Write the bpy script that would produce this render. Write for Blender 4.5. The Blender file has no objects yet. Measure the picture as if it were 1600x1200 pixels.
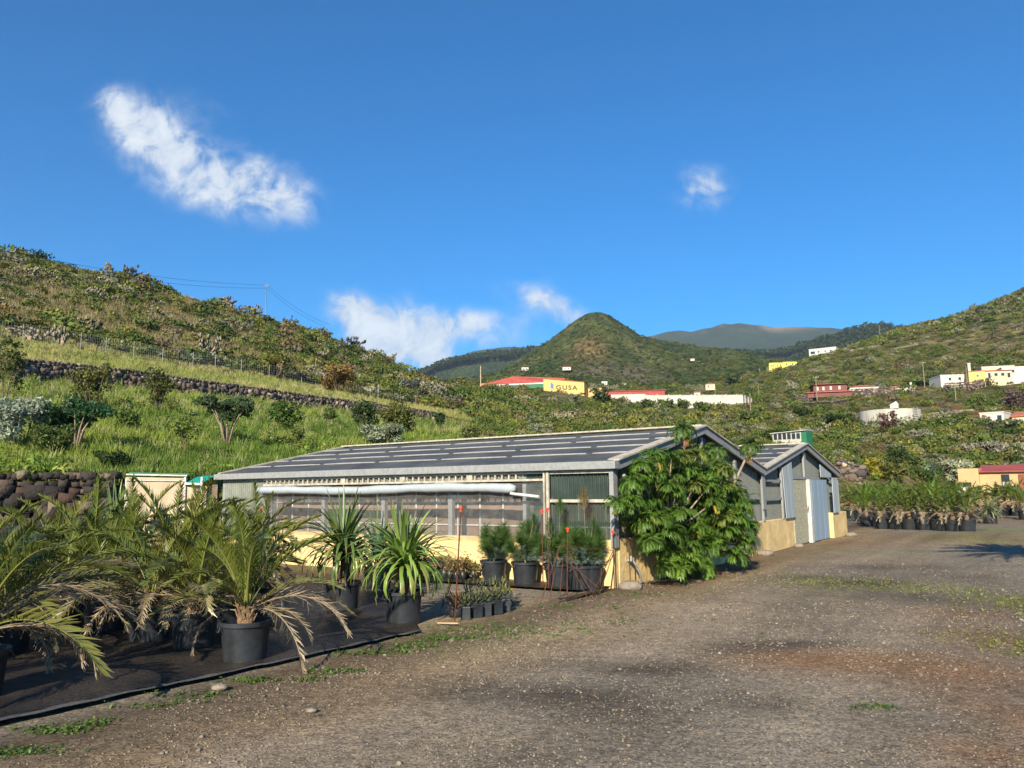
import bpy, math, random
import numpy as np
from mathutils import Vector, Matrix, noise as mnoise

random.seed(7); RNG = np.random.default_rng(7)
S = bpy.context.scene
COL = S.collection
R = math.radians

# ------------------------------------------------------------------ camera
CAM_H = 1.6
FPX, PITCH, ROLL = 1204.8, 0.13816, 0.01044
CP, SP, CR, SR = math.cos(PITCH), math.sin(PITCH), math.cos(ROLL), math.sin(ROLL)
R0 = Vector((1, 0, 0)); U0 = Vector((0, -SP, CP)); FW = Vector((0, CP, SP))
RV = R0 * CR - U0 * SR; UV = R0 * SR + U0 * CR
cam_d = bpy.data.cameras.new('camera'); cam = bpy.data.objects.new('camera', cam_d); COL.objects.link(cam)
cam_d.sensor_width = 36; cam_d.lens = FPX / 1600 * 36; cam_d.clip_end = 20000; cam_d.clip_start = 0.05
M = Matrix.Identity(4)
for i in range(3):
    M[i][0] = RV[i]; M[i][1] = UV[i]; M[i][2] = -FW[i]
M[2][3] = CAM_H
cam.matrix_world = M
S.camera = cam

# ------------------------------------------------------------------ light
SHADOW_AZ, SUN_EL = R(16), R(27)          # shadows fall towards this azimuth (from +Y towards +X)
SUN_AZ = SHADOW_AZ + math.pi
sun_dir = Vector((math.sin(SUN_AZ) * math.cos(SUN_EL), math.cos(SUN_AZ) * math.cos(SUN_EL), math.sin(SUN_EL)))
sl = bpy.data.lights.new('sun', 'SUN'); sl.energy = 5.0; sl.angle = R(0.5); sl.color = (1.0, 0.89, 0.69)
so = bpy.data.objects.new('sun', sl); COL.objects.link(so)
so.rotation_euler = (-sun_dir).to_track_quat('-Z', 'Y').to_euler()
so.location = (0, -10, 20)

S.view_settings.view_transform = 'Standard'; S.view_settings.look = 'None'
S.view_settings.exposure = 1.05; S.view_settings.gamma = 1
S.render.engine = 'CYCLES'
S.cycles.transparent_max_bounces = 16; S.cycles.max_bounces = 6

def pdir(x, y):
    a = (x - 800) / FPX; b = (600 - y) / FPX
    return FW + RV * a + UV * b
def atr(x, y, r):
    d = pdir(x, y); h = math.hypot(d.x, d.y)
    return Vector((0, 0, CAM_H)) + d * (r / h)
def gp(x, y, z=0.0):
    d = pdir(x, y); t = (z - CAM_H) / d.z
    return Vector((0, 0, CAM_H)) + d * t

# world: sky texture + clouds placed by direction in the sky
W = bpy.data.worlds.new('World'); S.world = W; W.use_nodes = True
nt = W.node_tree; nt.nodes.clear()
def N(t, **k):
    n = nt.nodes.new(t)
    for a, b in k.items(): setattr(n, a, b)
    return n
def LK(a, b): nt.links.new(a, b)
def mth(op, a, b=None, c=None, clamp=False):
    n = nt.nodes.new('ShaderNodeMath'); n.operation = op; n.use_clamp = clamp
    for i, v in enumerate((a, b, c)):
        if v is None: continue
        if isinstance(v, (int, float)): n.inputs[i].default_value = v
        else: nt.links.new(v, n.inputs[i])
    return n.outputs[0]
sky = N('ShaderNodeTexSky'); sky.sky_type = 'NISHITA'; sky.sun_disc = False
sky.sun_elevation = SUN_EL; sky.sun_rotation = SUN_AZ % (2 * math.pi)
sky.altitude = 300; sky.air_density = 1.0; sky.dust_density = 0.3; sky.ozone_density = 3.0
hs = N('ShaderNodeHueSaturation'); hs.inputs['Saturation'].default_value = 1.42; hs.inputs['Value'].default_value = .97
tintn = N('ShaderNodeMix', data_type='RGBA', blend_type='MULTIPLY'); tintn.inputs[0].default_value = 1; tintn.inputs[7].default_value = (.36, .97, 1.42, 1)
LK(sky.outputs[0], tintn.inputs[6]); LK(tintn.outputs[2], hs.inputs['Color'])
geo = N('ShaderNodeTexCoord'); sep = N('ShaderNodeSeparateXYZ'); LK(geo.outputs['Generated'], sep.inputs[0])
ysafe = mth('MAXIMUM', sep.outputs[1], 0.05)
gx = mth('DIVIDE', sep.outputs[0], ysafe); gz = mth('DIVIDE', sep.outputs[2], ysafe)
cmb = N('ShaderNodeCombineXYZ'); LK(gx, cmb.inputs[0]); LK(gz, cmb.inputs[1])
nz = N('ShaderNodeTexNoise'); nz.inputs['Scale'].default_value = 9; nz.inputs['Detail'].default_value = 9; nz.inputs['Roughness'].default_value = 0.64; nz.inputs['Distortion'].default_value = 0.5
LK(cmb.outputs[0], nz.inputs['Vector'])
nz2 = N('ShaderNodeTexNoise'); nz2.inputs['Scale'].default_value = 22; nz2.inputs['Detail'].default_value = 7; nz2.inputs['Roughness'].default_value = 0.6; nz2.inputs['Distortion'].default_value = 0.8
LK(cmb.outputs[0], nz2.inputs['Vector'])
CLOUDS = [  # x, y, half length, half width, angle down-right (deg), density
    (205, 200, 60, 42, 42, 0.9), (250, 222, 80, 44, 36, 1.0), (325, 268, 84, 40, 32, 1.0), (172, 158, 26, 16, 50, .6), (400, 292, 72, 40, 14, 1.0), (440, 306, 52, 34, 30, .9),
    (180, 160, 32, 18, 60, .5), (325, 165, 54, 22, 30, .34), (300, 312, 55, 20, 15, .4),
    (1095, 297, 44, 32, 10, 1.4), (1108, 280, 22, 18, 0, .6),
    (565, 494, 42, 26, 25, 1.9), (608, 524, 54, 28, 30, 1.9), (655, 545, 34, 26, 20, 1.25), (545, 485, 24, 18, 20, 1.1), (600,555,60,25,0,1.0),
    (655, 498, 38, 24, 30, 1.1), (700, 505, 32, 19, -20, 1.1), (738, 508, 38, 18, -5, 1.15), (680, 560, 26, 20, 10, .9),
    (786, 458, 13, 9, 0, .6), (835, 466, 46, 17, 18, 1.0), (876, 484, 46, 17, 25, 1.05), (860, 445, 20, 14, 30, .4), (830, 515, 62, 24, 0, .36), (780, 535, 50, 18, 0, .45), (810,495,30,12,0,.35)]
cov = None
for (x, y, a, b, ang, dn) in CLOUDS:
    d = pdir(x, y); cx, cz = d.x / d.y, d.z / d.y
    # local sky frame (1 px ~ 1/FPX)
    t = R(-ang); ca, sa = math.cos(t), math.sin(t)
    dx = mth('SUBTRACT', gx, cx); dz = mth('SUBTRACT', gz, cz)
    u = mth('ADD', mth('MULTIPLY', dx, ca * FPX / a), mth('MULTIPLY', dz, sa * FPX / a))
    v = mth('ADD', mth('MULTIPLY', dx, -sa * FPX / b), mth('MULTIPLY', dz, ca * FPX / b))
    r2 = mth('ADD', mth('MULTIPLY', u, u), mth('MULTIPLY', v, v))
    g = mth('MULTIPLY', mth('EXPONENT', mth('MULTIPLY', r2, -0.62)), dn)
    cov = g if cov is None else mth('ADD', cov, g)
nn = mth('ADD', mth('MULTIPLY', mth('SUBTRACT', nz.outputs[0], .5), 3.0), mth('MULTIPLY', mth('SUBTRACT', nz2.outputs[0], .5), 2.4))
front = mth('GREATER_THAN', sep.outputs[1], 0.1)
dens = mth('SUBTRACT', mth('MULTIPLY', cov, mth('ADD', 1.0, nn)), 0.16)
mr = N('ShaderNodeMapRange'); mr.interpolation_type = 'SMOOTHSTEP'; LK(dens, mr.inputs[0]); mr.inputs[1].default_value = 0; mr.inputs[2].default_value = 1.8
alpha = mth('MULTIPLY', mth('MULTIPLY', mr.outputs[0], front), 0.92)
ccol = N('ShaderNodeMix', data_type='RGBA'); ccol.inputs[6].default_value = (4.3, 5.2, 6.6, 1); ccol.inputs[7].default_value = (7.6, 8.0, 8.4, 1)
LK(mth('ADD', mth('MULTIPLY', dens, .22), mth('ADD', mth('MULTIPLY', nn, .55), .22), clamp=True), ccol.inputs[0])
mixc = N('ShaderNodeMix', data_type='RGBA'); LK(alpha, mixc.inputs[0]); LK(hs.outputs[0], mixc.inputs[6]); LK(ccol.outputs[2], mixc.inputs[7])
bg = N('ShaderNodeBackground'); bg.inputs[1].default_value = 0.058; LK(mixc.outputs[2], bg.inputs[0])
wo = N('ShaderNodeOutputWorld'); LK(bg.outputs[0], wo.inputs[0])

# ------------------------------------------------------------------ materials
def newmat(name):
    m = bpy.data.materials.new(name); m.use_nodes = True
    t = m.node_tree; b = t.nodes['Principled BSDF']
    return m, t, b
def mat(name, col, rough=.75, var=.18, scale=6, bump=.0, bscale=None, metal=0, col2=None, spec=.3, stretch=(1, 1, 1), attr=False):
    m, t, b = newmat(name)
    tc = t.nodes.new('ShaderNodeTexCoord'); mp = t.nodes.new('ShaderNodeMapping'); mp.inputs['Scale'].default_value = stretch
    t.links.new(tc.outputs['Object'], mp.inputs[0])
    n = t.nodes.new('ShaderNodeTexNoise'); n.inputs['Scale'].default_value = scale; n.inputs['Detail'].default_value = 6; n.inputs['Roughness'].default_value = .65
    t.links.new(mp.outputs[0], n.inputs['Vector'])
    cr = t.nodes.new('ShaderNodeValToRGB'); t.links.new(n.outputs[0], cr.inputs[0])
    c2 = col2 or col
    cr.color_ramp.elements[0].position = .33; cr.color_ramp.elements[1].position = .67
    cr.color_ramp.elements[0].color = (*[c * (1 - var) for c in c2], 1)
    cr.color_ramp.elements[1].color = (*[min(1, c * (1 + var)) for c in col], 1)
    out = cr.outputs[0]
    if attr:
        a = t.nodes.new('ShaderNodeAttribute'); a.attribute_name = 'Col'
        mx = t.nodes.new('ShaderNodeMix'); mx.data_type = 'RGBA'; mx.blend_type = 'MULTIPLY'; mx.inputs[0].default_value = 1
        t.links.new(a.outputs[0], mx.inputs[6]); t.links.new(out, mx.inputs[7]); out = mx.outputs[2]
    t.links.new(out, b.inputs['Base Color'])
    b.inputs['Roughness'].default_value = rough; b.inputs['Metallic'].default_value = metal
    b.inputs['Specular IOR Level'].default_value = spec
    if bump:
        n2 = t.nodes.new('ShaderNodeTexNoise'); n2.inputs['Scale'].default_value = bscale or scale * 4; n2.inputs['Detail'].default_value = 5
        t.links.new(mp.outputs[0], n2.inputs['Vector'])
        bp = t.nodes.new('ShaderNodeBump'); bp.inputs['Strength'].default_value = bump; bp.inputs['Distance'].default_value = .05
        t.links.new(n2.outputs[0], bp.inputs['Height']); t.links.new(bp.outputs[0], b.inputs['Normal'])
    return m
def leafmat(name, tint=(1, 1, 1), rough=.5, trans=.28, spec=.35):
    m, t, b = newmat(name)
    a = t.nodes.new('ShaderNodeAttribute'); a.attribute_name = 'Col'
    mx = t.nodes.new('ShaderNodeMix'); mx.data_type = 'RGBA'; mx.blend_type = 'MULTIPLY'; mx.inputs[0].default_value = 1
    mx.inputs[7].default_value = (*tint, 1); t.links.new(a.outputs[0], mx.inputs[6])
    t.links.new(mx.outputs[2], b.inputs['Base Color']); b.inputs['Roughness'].default_value = rough; b.inputs['Specular IOR Level'].default_value = spec
    tr = t.nodes.new('ShaderNodeBsdfTranslucent'); t.links.new(mx.outputs[2], tr.inputs[0])
    ms = t.nodes.new('ShaderNodeMixShader'); ms.inputs[0].default_value = trans
    t.links.new(b.outputs[0], ms.inputs[1]); t.links.new(tr.outputs[0], ms.inputs[2])
    t.links.new(ms.outputs[0], t.nodes['Material Output'].inputs[0])
    return m
def filmmat(name, col, alpha, rough=.25, nscale=3, nvar=.3, trans=.5):
    """dirty translucent plastic: see-through share, rest scattering"""
    m, t, b = newmat(name)
    b.inputs['Base Color'].default_value = (*col, 1); b.inputs['Roughness'].default_value = rough
    tr = t.nodes.new('ShaderNodeBsdfTranslucent'); tr.inputs[0].default_value = (*col, 1)
    ms = t.nodes.new('ShaderNodeMixShader'); ms.inputs[0].default_value = trans
    t.links.new(b.outputs[0], ms.inputs[1]); t.links.new(tr.outputs[0], ms.inputs[2])
    tp = t.nodes.new('ShaderNodeBsdfTransparent')
    m2 = t.nodes.new('ShaderNodeMixShader')
    tc = t.nodes.new('ShaderNodeTexCoord'); n = t.nodes.new('ShaderNodeTexNoise'); n.inputs['Scale'].default_value = nscale; n.inputs['Detail'].default_value = 8; n.inputs['Roughness'].default_value = .7
    t.links.new(tc.outputs['Object'], n.inputs['Vector'])
    r = t.nodes.new('ShaderNodeMapRange'); t.links.new(n.outputs[0], r.inputs[0]); r.inputs[1].default_value = .35; r.inputs[2].default_value = .65
    r.inputs[3].default_value = max(0, alpha - nvar / 2); r.inputs[4].default_value = min(1, alpha + nvar / 2)
    t.links.new(r.outputs[0], m2.inputs[0]); t.links.new(tp.outputs[0], m2.inputs[1]); t.links.new(ms.outputs[0], m2.inputs[2])
    t.links.new(m2.outputs[0], t.nodes['Material Output'].inputs[0])
    return m

MT = dict(
    leaf=leafmat('leaf'), scrub=leafmat('scrub', rough=.7, trans=.15, spec=.15), palmleaf=leafmat('palm_leaf', rough=.38, trans=.16, spec=.5),
    grass=leafmat('grass', rough=.7, trans=.3, spec=.15),
    bark=mat('bark', (.16, .12, .085), .9, .35, 12, .4), palebark=mat('pale_bark', (.30, .22, .17), .9, .3, 14, .3),
    pot=mat('pot_plastic', (.024, .028, .034), .42, .35, 5, .05, spec=.5, col2=(.018, .020, .024)), soil=mat('soil', (.07, .05, .035), .95, .4, 30, .5),
    fibre=mat('palm_fibre', (.20, .13, .075), .9, .4, 25, .6), rock=mat('rock', (1, 1, 1), .92, .3, 7, .7, 16, attr=True),
    yellow=mat('yellow_render', (.74, .53, .24), .88, .14, 2.2, .3, 14, col2=(.62, .45, .22)),
    galv=mat('galvanised_steel', (.25, .255, .255), .5, .16, 14, .05, spec=.5), darkgalv=mat('weathered_steel', (.24, .25, .26), .55, .22, 8, .05),
    trim=mat('stained_trim', (.40, .36, .29), .7, .3, 9, .1), roof=mat('roof_sheet', (.070, .070, .068), .62, .4, 1.1, .1, 30, spec=.35),
    white=mat('white_paint', (.55, .55, .53), .6, .08, 5), offwhite=mat('off_white', (.50, .49, .45), .7, .2, 3, .1),
    lap=mat('lap_strip', (.30, .30, .295), .6, .15, 8), interior=mat('brown_screen', (.20, .145, .115), .9, .18, 4, .15),
    bluewood=mat('pale_blue_planks', (.33, .37, .39), .75, .10, 2.5, .1, stretch=(6, 6, .6), col2=(.30, .34, .36)),
    bluedoor=mat('blue_door_paint', (.24, .32, .40), .7, .16, 2.5, .1, stretch=(7, 7, .5), col2=(.27, .35, .42)),
    mottled=mat('mottled_door', (.62, .58, .42), .85, .12, 38, .3, col2=(.16, .14, .08)),
    tan=mat('tan_cloth', (.46, .36, .25), .9, .08, 3, .12, 40), teal=mat('teal_sheet', (.015, .25, .20), .5, .15, 4),
    rust=mat('rusty_steel', (.10, .038, .022), .85, .35, 20, .3), redcap=mat('red_cap', (.75, .07, .03), .4, .06, 5),
    mat=mat('weed_mat', (.036, .028, .021), .5, .25, 2.0, .5, 22, col2=(.010, .011, .014)), matedge=mat('mat_fold', (.07, .07, .072), .6, .3, 5, .3),
    redroof=mat('red_sheet_roof', (.34, .07, .055), .7, .16, .6, .15, 2, col2=(.27, .06, .05)), tile=mat('tile_roof', (.36, .12, .07), .85, .25, 1.5, .2),
    maroon=mat('maroon_wall', (.17, .065, .06), .8, .15, 1), concrete=mat('concrete', (.42, .40, .35), .9, .18, .7, .2, 3, stretch=(1, 1, .3)),
    green=mat('green_paint', (.025, .15, .075), .6, .12, 2), glass=mat('window_dark', (.03, .035, .04), .15, .2, 2, spec=.6),
    farcream=mat('cream_wall', (.55, .43, .30), .85, .1, .8), faryel=mat('yellow_wall', (.58, .41, .15), .85, .05, .8), lemon=mat('lemon_wall', (.62, .54, .12), .85, .06, .8),
    farwhite=mat('white_wall', (.52, .49, .44), .85, .06, .8), wood=mat('wood_pole', (.24, .19, .15), .9, .2, 5), letter=mat('dark_lettering', (.075, .07, .03), .7, .1, 3),
    blue=mat('blue_emblem', (.07, .17, .36), .6, .1, 3), brown=mat('brown_door', (.22, .07, .035), .7, .15, 2), wire=mat('wire', (.02, .02, .022), .6, .1, 3), wirebundle=mat('dark_twigs', (.055, .035, .025), .9, .3, 20),
    orange=mat('orange_wall', (.45, .17, .07), .85, .12, 1), petal=leafmat('petal', rough=.6, trans=.3),
)
# corrugated translucent sheet
MT['corr'] = filmmat('corrugated_sheet', (.075, .11, .095), .72, .3, 1.6, .35, .3)
MT['corrlight'] = filmmat('clear_corrugated_sheet', (.46, .49, .42), .66, .3, 1.8, .4, .4)
MT['corrdark'] = filmmat('dark_corrugated_sheet', (.24, .255, .24), .58, .3, 1.8, .2, .3)
MT['film'] = filmmat('plastic_film', (.36, .36, .36), .24, .15, 5, .22, .4)
MT['rollfilm'] = filmmat('rolled_film', (.50, .55, .58), .92, .25, 7, .15, .25)

# ------------------------------------------------------------------ mesh helpers
def mesh_np(name, V, F, mt, C=None, parent=None, loc=None, smooth=False):
    V = np.asarray(V, np.float32); F = np.asarray(F, np.int32)
    me = bpy.data.meshes.new(name); k = F.shape[1]
    me.vertices.add(len(V)); me.vertices.foreach_set('co', V.ravel())
    me.loops.add(F.size); me.loops.foreach_set('vertex_index', F.ravel())
    me.polygons.add(len(F)); me.polygons.foreach_set('loop_start', np.arange(0, F.size, k, dtype=np.int32))
    me.polygons.foreach_set('loop_total', np.full(len(F), k, np.int32))
    if smooth: me.polygons.foreach_set('use_smooth', np.ones(len(F), bool))
    me.update(calc_edges=True); me.validate()
    if C is not None:
        ca = me.color_attributes.new('Col', 'FLOAT_COLOR', 'POINT')
        c4 = np.ones((len(V), 4), np.float32); c4[:, :3] = C; ca.data.foreach_set('color', c4.ravel())
    me.materials.append(mt)
    o = bpy.data.objects.new(name, me); COL.objects.link(o)
    if parent is not None: o.parent = parent
    if loc is not None: o.location = loc
    return o
class MB:
    def __init__(s): s.v = []; s.f = []
    def add(s, V, F):
        n = len(s.v); s.v += [tuple(p) for p in V]; s.f += [tuple(i + n for i in f) for f in F]
    def box(s, x0, x1, y0, y1, z0, z1):
        s.add([(x0, y0, z0), (x1, y0, z0), (x1, y1, z0), (x0, y1, z0), (x0, y0, z1), (x1, y0, z1), (x1, y1, z1), (x0, y1, z1)],
              [(0, 3, 2, 1), (4, 5, 6, 7), (0, 1, 5, 4), (1, 2, 6, 5), (2, 3, 7, 6), (3, 0, 4, 7)])
    def bar(s, a, b, w, h, up=(0, 0, 1)):
        a = Vector(a); b = Vector(b); d = (b - a).normalized(); u = Vector(up)
        sd = d.cross(u)
        if sd.length < 1e-4: sd = d.cross(Vector((1, 0, 0)))
        sd.normalize(); u = sd.cross(d)
        P = []
        for q in (a, b):
            for (i, j) in ((-1, -1), (1, -1), (1, 1), (-1, 1)): P.append(q + sd * (i * w / 2) + u * (j * h / 2))
        s.add(P, [(0, 1, 2, 3), (7, 6, 5, 4), (0, 4, 5, 1), (1, 5, 6, 2), (2, 6, 7, 3), (3, 7, 4, 0)])
    def tube(s, pts, rad, n=8, caps=True):
        pts = [Vector(p) for p in pts]
        if not hasattr(rad, '__len__'): rad = [rad] * len(pts)
        prev = None; V = []; F = []
        for i, p in enumerate(pts):
            d = (pts[min(i + 1, len(pts) - 1)] - pts[max(i - 1, 0)]).normalized()
            a = prev if prev is not None else (Vector((0, 0, 1)) if abs(d.z) < .9 else Vector((1, 0, 0)))
            a = (a - d * a.dot(d)).normalized(); prev = a; b = d.cross(a)
            for k in range(n):
                t = 2 * math.pi * k / n; V.append(p + (a * math.cos(t) + b * math.sin(t)) * rad[i])
        for i in range(len(pts) - 1):
            for k in range(n):
                k2 = (k + 1) % n; F.append((i * n + k, i * n + k2, (i + 1) * n + k2, (i + 1) * n + k))
        if caps: F.append(tuple(range(n - 1, -1, -1))); F.append(tuple((len(pts) - 1) * n + k for k in range(n)))
        s.add(V, F)
    def lathe(s, prof, n=24, c=(0, 0, 0)):
        V = []; F = []
        for (r, z) in prof:
            for k in range(n):
                t = 2 * math.pi * k / n; V.append((c[0] + r * math.cos(t), c[1] + r * math.sin(t), c[2] + z))
        for i in range(len(prof) - 1):
            for k in range(n):
                k2 = (k + 1) % n; F.append((i * n + k, i * n + k2, (i + 1) * n + k2, (i + 1) * n + k))
        s.add(V, F)
    def poly(s, P): s.add(P, [tuple(range(len(P)))])
    def prism(s, P, ax, d):
        """extrude polygon P (list of 3d) by vector d"""
        n = len(P); Q = [tuple(Vector(p) + Vector(d)) for p in P]
        s.add(list(P) + Q, [tuple(range(n)), tuple(range(2 * n - 1, n - 1, -1))] + [(i, i + n, (i + 1) % n + n, (i + 1) % n) for i in range(n)])
    def build(s, name, mt, parent=None, loc=None, smooth=False, rotz=0, bevel=0):
        me = bpy.data.meshes.new(name); me.from_pydata([tuple(p) for p in s.v], [], s.f); me.update()
        if smooth:
            for p in me.polygons: p.use_smooth = True
        me.materials.append(mt if not isinstance(mt, str) else MT[mt])
        o = bpy.data.objects.new(name, me); COL.objects.link(o)
        if parent is not None: o.parent = parent
        if loc is not None: o.location = loc
        o.rotation_euler[2] = rotz
        if bevel:
            b = o.modifiers.new('bevel', 'BEVEL'); b.width = bevel; b.segments = 2; b.limit_method = 'ANGLE'
        return o
def tag(o, label, cat, group=None):
    o['label'] = label; o['category'] = cat
    if group: o['group'] = group
    return o
def thing(name, label, cat, loc=(0, 0, 0), rotz=0, group=None):
    o = bpy.data.objects.new(name, None); COL.objects.link(o); o.empty_display_size = .2
    o.location = loc; o.rotation_euler[2] = rotz
    return tag(o, label, cat, group)
def struct(o, kind='structure'): o['kind'] = kind; return o
def copy_tree(src, loc, rotz, label, scale=1):
    r = src.copy(); COL.objects.link(r); r.location = loc; r.rotation_euler[2] = rotz; r.scale = (scale,) * 3; r['label'] = label
    for ch in list(src.children):
        c = ch.copy(); COL.objects.link(c); c.parent = r
        for g in list(ch.children):
            d = g.copy(); COL.objects.link(d); d.parent = c
    return r

# merge many copies of a small mesh into arrays
def merge(V, F, C, pos, yaw, scl, tint, tilt=None):
    n = len(pos); V = np.asarray(V, np.float32); c, s = np.cos(yaw), np.sin(yaw)
    scl = np.asarray(scl, np.float32)
    if scl.ndim == 1: scl = np.repeat(scl[:, None], 3, 1)
    P = V[None] * scl[:, None, :]
    X = P[..., 0] * c[:, None] - P[..., 1] * s[:, None]; Y = P[..., 0] * s[:, None] + P[..., 1] * c[:, None]
    P = np.stack([X, Y, P[..., 2]], -1) + pos[:, None, :]
    FF = F[None] + (np.arange(n) * len(V))[:, None, None]
    CC = C[None] * tint[:, None, :]
    return P.reshape(-1, 3), FF.reshape(-1, F.shape[1]), CC.reshape(-1, 3)
class Acc:
    def __init__(s): s.V = []; s.F = []; s.C = []; s.n = 0
    def add(s, V, F, C):
        s.V.append(V); s.F.append(F + s.n); s.C.append(np.broadcast_to(C, V.shape)); s.n += len(V)
    def out(s): return np.concatenate(s.V), np.concatenate(s.F), np.concatenate(s.C)

def rand_quads(n, cen, size, rng, nrm=None, aspect=1.6, jit=1.0):
    """n leaf quads at cen with normals biased to nrm"""
    d = rng.normal(size=(n, 3)) * jit
    if nrm is not None: d = d + nrm * 1.2
    d /= np.linalg.norm(d, axis=1, keepdims=True) + 1e-9
    a = np.cross(d, rng.normal(size=(n, 3))); a /= np.linalg.norm(a, axis=1, keepdims=True) + 1e-9
    b = np.cross(d, a); s = (size * rng.uniform(.6, 1.3, n))[:, None] / 2
    P = np.stack([cen - a * s * aspect, cen - b * s * .8 + a * s * .1, cen + a * s * aspect, cen + b * s * .8 + a * s * .1], 1)
    return P.reshape(-1, 3), np.arange(4 * n).reshape(-1, 4)

# value noise in numpy
def vnoise(x, y, seed=0):
    xi = np.floor(x).astype(np.int64); yi = np.floor(y).astype(np.int64); fx = x - xi; fy = y - yi
    fx = fx * fx * (3 - 2 * fx); fy = fy * fy * (3 - 2 * fy)
    def h(a, b):
        n = (a * 374761393 + b * 668265263 + seed * 1442695041) & 0x7fffffff
        n = ((n ^ (n >> 13)) * 1274126177) & 0x7fffffff
        return ((n ^ (n >> 16)) & 0xffff) / 65535.0
    return (h(xi, yi) * (1 - fx) + h(xi + 1, yi) * fx) * (1 - fy) + (h(xi, yi + 1) * (1 - fx) + h(xi + 1, yi + 1) * fx) * fy
def fbm(x, y, seed=0, oct=4):
    s = 0; a = .5
    for i in range(oct): s = s + a * vnoise(x * 2 ** i, y * 2 ** i, seed + i); a /= 2
    return s

# ------------------------------------------------------------------ terrain, from surveyed ridge lines
HID = None
def lay(rows):
    """rows: (px, range, py) or (px, range, ('z', height)) -> arrays az, log r, z"""
    az, lr, zz = [], [], []
    for (x, r, y) in rows:
        yy = 600 if isinstance(y, tuple) else y
        d = pdir(x, yy); h = math.hypot(d.x, d.y)
        az.append(math.atan2(d.x, d.y)); lr.append(math.log(r))
        zz.append(y[1] if isinstance(y, tuple) else CAM_H + d.z / h * r)
    return np.array(az), np.array(lr), np.array(zz)
def zv(v): return ('z', v)
LA = lay([(-600, 21, zv(-.1)), (205, 21, zv(-.1)), (300, 23, zv(-.1)), (450, 25, zv(-.1)), (600, 27.5, zv(-.1)), (700, 29, zv(-.1)), (890, 36.5, zv(-.1)), (1100, 42, zv(-.1)), (1300, 46, zv(-.1)), (1400, 50, zv(-.1)), (1500, 70, zv(-.1)), (1800, 80, zv(-.1)), (2400, 90, zv(-.1))])
LB = lay([(-600, 21.5, 752), (0, 21.5, 752), (205, 21.5, 752), (300, 24, 748), (450, 28, 738), (600, 34, 728), (700, 38, 722), (800, 44, 715), (900, 46, 711), (1000, 48, 706), (1100, 50, 706), (1200, 54, 725), (1300, 54, 742), (1400, 58, 745), (1500, 80, 745), (1800, 90, 745), (2400, 100, 745)])
LC = lay([(-600, 50, 545), (-150, 56, 572), (20, 60, 592), (100, 62, 597), (200, 65, 603), (300, 68, 615), (400, 72, 624), (480, 76, 634), (550, 80, 641), (620, 84, 649), (680, 88, 655), (740, 92, 662), (800, 96, 667), (900, 98, 673), (1000, 98, 680), (1100, 96, 690), (1200, 90, 706), (1300, 88, 712), (1400, 92, 712), (1500, 105, 706), (1600, 115, 706), (1800, 120, 700), (2400, 130, 690)])
LD = lay([(-600, 50.5, 523), (-150, 56.6, 548), (20, 60.6, 565), (100, 62.6, 572), (200, 65.6, 582), (300, 68.6, 596), (400, 72.6, 609), (480, 76.6, 620), (550, 80.6, 629), (620, 84.6, 638), (680, 88.6, 646), (740, 93, 659), (800, 97, 665), (900, 99.5, 671), (1000, 99.5, 678), (1100, 98, 688), (1200, 92, 704), (1300, 90, 710), (1400, 94, 710), (1500, 107, 704), (1600, 117, 704), (1800, 122, 698), (2400, 132, 688)])
LE = lay([(-600, 85, 470), (-150, 90, 510), (0, 92, 528), (100, 95, 540), (200, 98, 556), (300, 102, 572), (400, 107, 588), (500, 113, 604), (600, 122, 625), (680, 135, 638), (740, 150, 641), (800, 165, 643), (900, 180, 641), (1000, 185, 646), (1100, 178, 655), (1200, 150, 675), (1300, 140, 676), (1400, 150, 662), (1500, 168, 658), (1600, 180, 656), (1800, 185, 650), (2400, 190, 640)])
LF = lay([(-600, 175, 300), (-300, 180, 350), (0, 190, 394), (50, 190, 400), (100, 192, 417), (150, 194, 428), (200, 196, 434), (240, 198, 450), (300, 202, 466), (350, 206, 480), (400, 210, 495), (450, 213, 510), (500, 216, 525), (550, 220, 546), (600, 223, 564), (650, 226, 586), (680, 228, 596), (740, 230, 606), (800, 235, 609), (860, 238, 611), (900, 238, 616), (950, 240, 624), (1000, 240, 632), (1050, 236, 638), (1100, 228, 643), (1165, 220, 648), (1200, 222, 644), (1250, 230, 637), (1300, 240, 625), (1350, 246, 622), (1400, 250, 618), (1450, 255, 612), (1500, 262, 606), (1600, 270, 598), (1800, 280, 590), (2400, 290, 560)])
LG = lay([(-600, 300, zv(30)), (600, 300, zv(30)), (700, 300, zv(29)), (740, 300, zv(29)), (900, 300, zv(30)), (1000, 300, zv(30)), (1100, 300, 618), (1165, 290, 625), (1200, 290, 622), (1250, 300, 607), (1300, 315, 597), (1350, 325, 590), (1400, 335, 580), (1500, 345, 562), (1600, 350, 550), (1800, 360, 510), (2400, 360, 480)])
LH = lay([(-600, 450, zv(40)), (600, 450, zv(45)), (700, 450, 600), (800, 450, 600), (900, 450, 598), (1000, 450, 603), (1100, 450, 600), (1150, 440, 594), (1180, 435, 586), (1200, 432, 578), (1240, 432, 570), (1270, 434, 557), (1310, 436, 547), (1340, 438, 536), (1370, 440, 527), (1400, 442, 516), (1430, 444, 508), (1500, 448, 492), (1550, 450, 475), (1600, 454, 455), (1800, 460, 390), (2400, 470, 300)])
LI = lay([(-600, 600, zv(50)), (600, 600, zv(55)), (700, 600, 597), (800, 600, 588), (860, 600, 578), (930, 600, 575), (1000, 600, 583), (1100, 600, 582), (1150, 600, 578), (1200, 590, zv(80)), (1300, 590, zv(90)), (1600, 600, zv(130)), (2400, 600, zv(150))])
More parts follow.
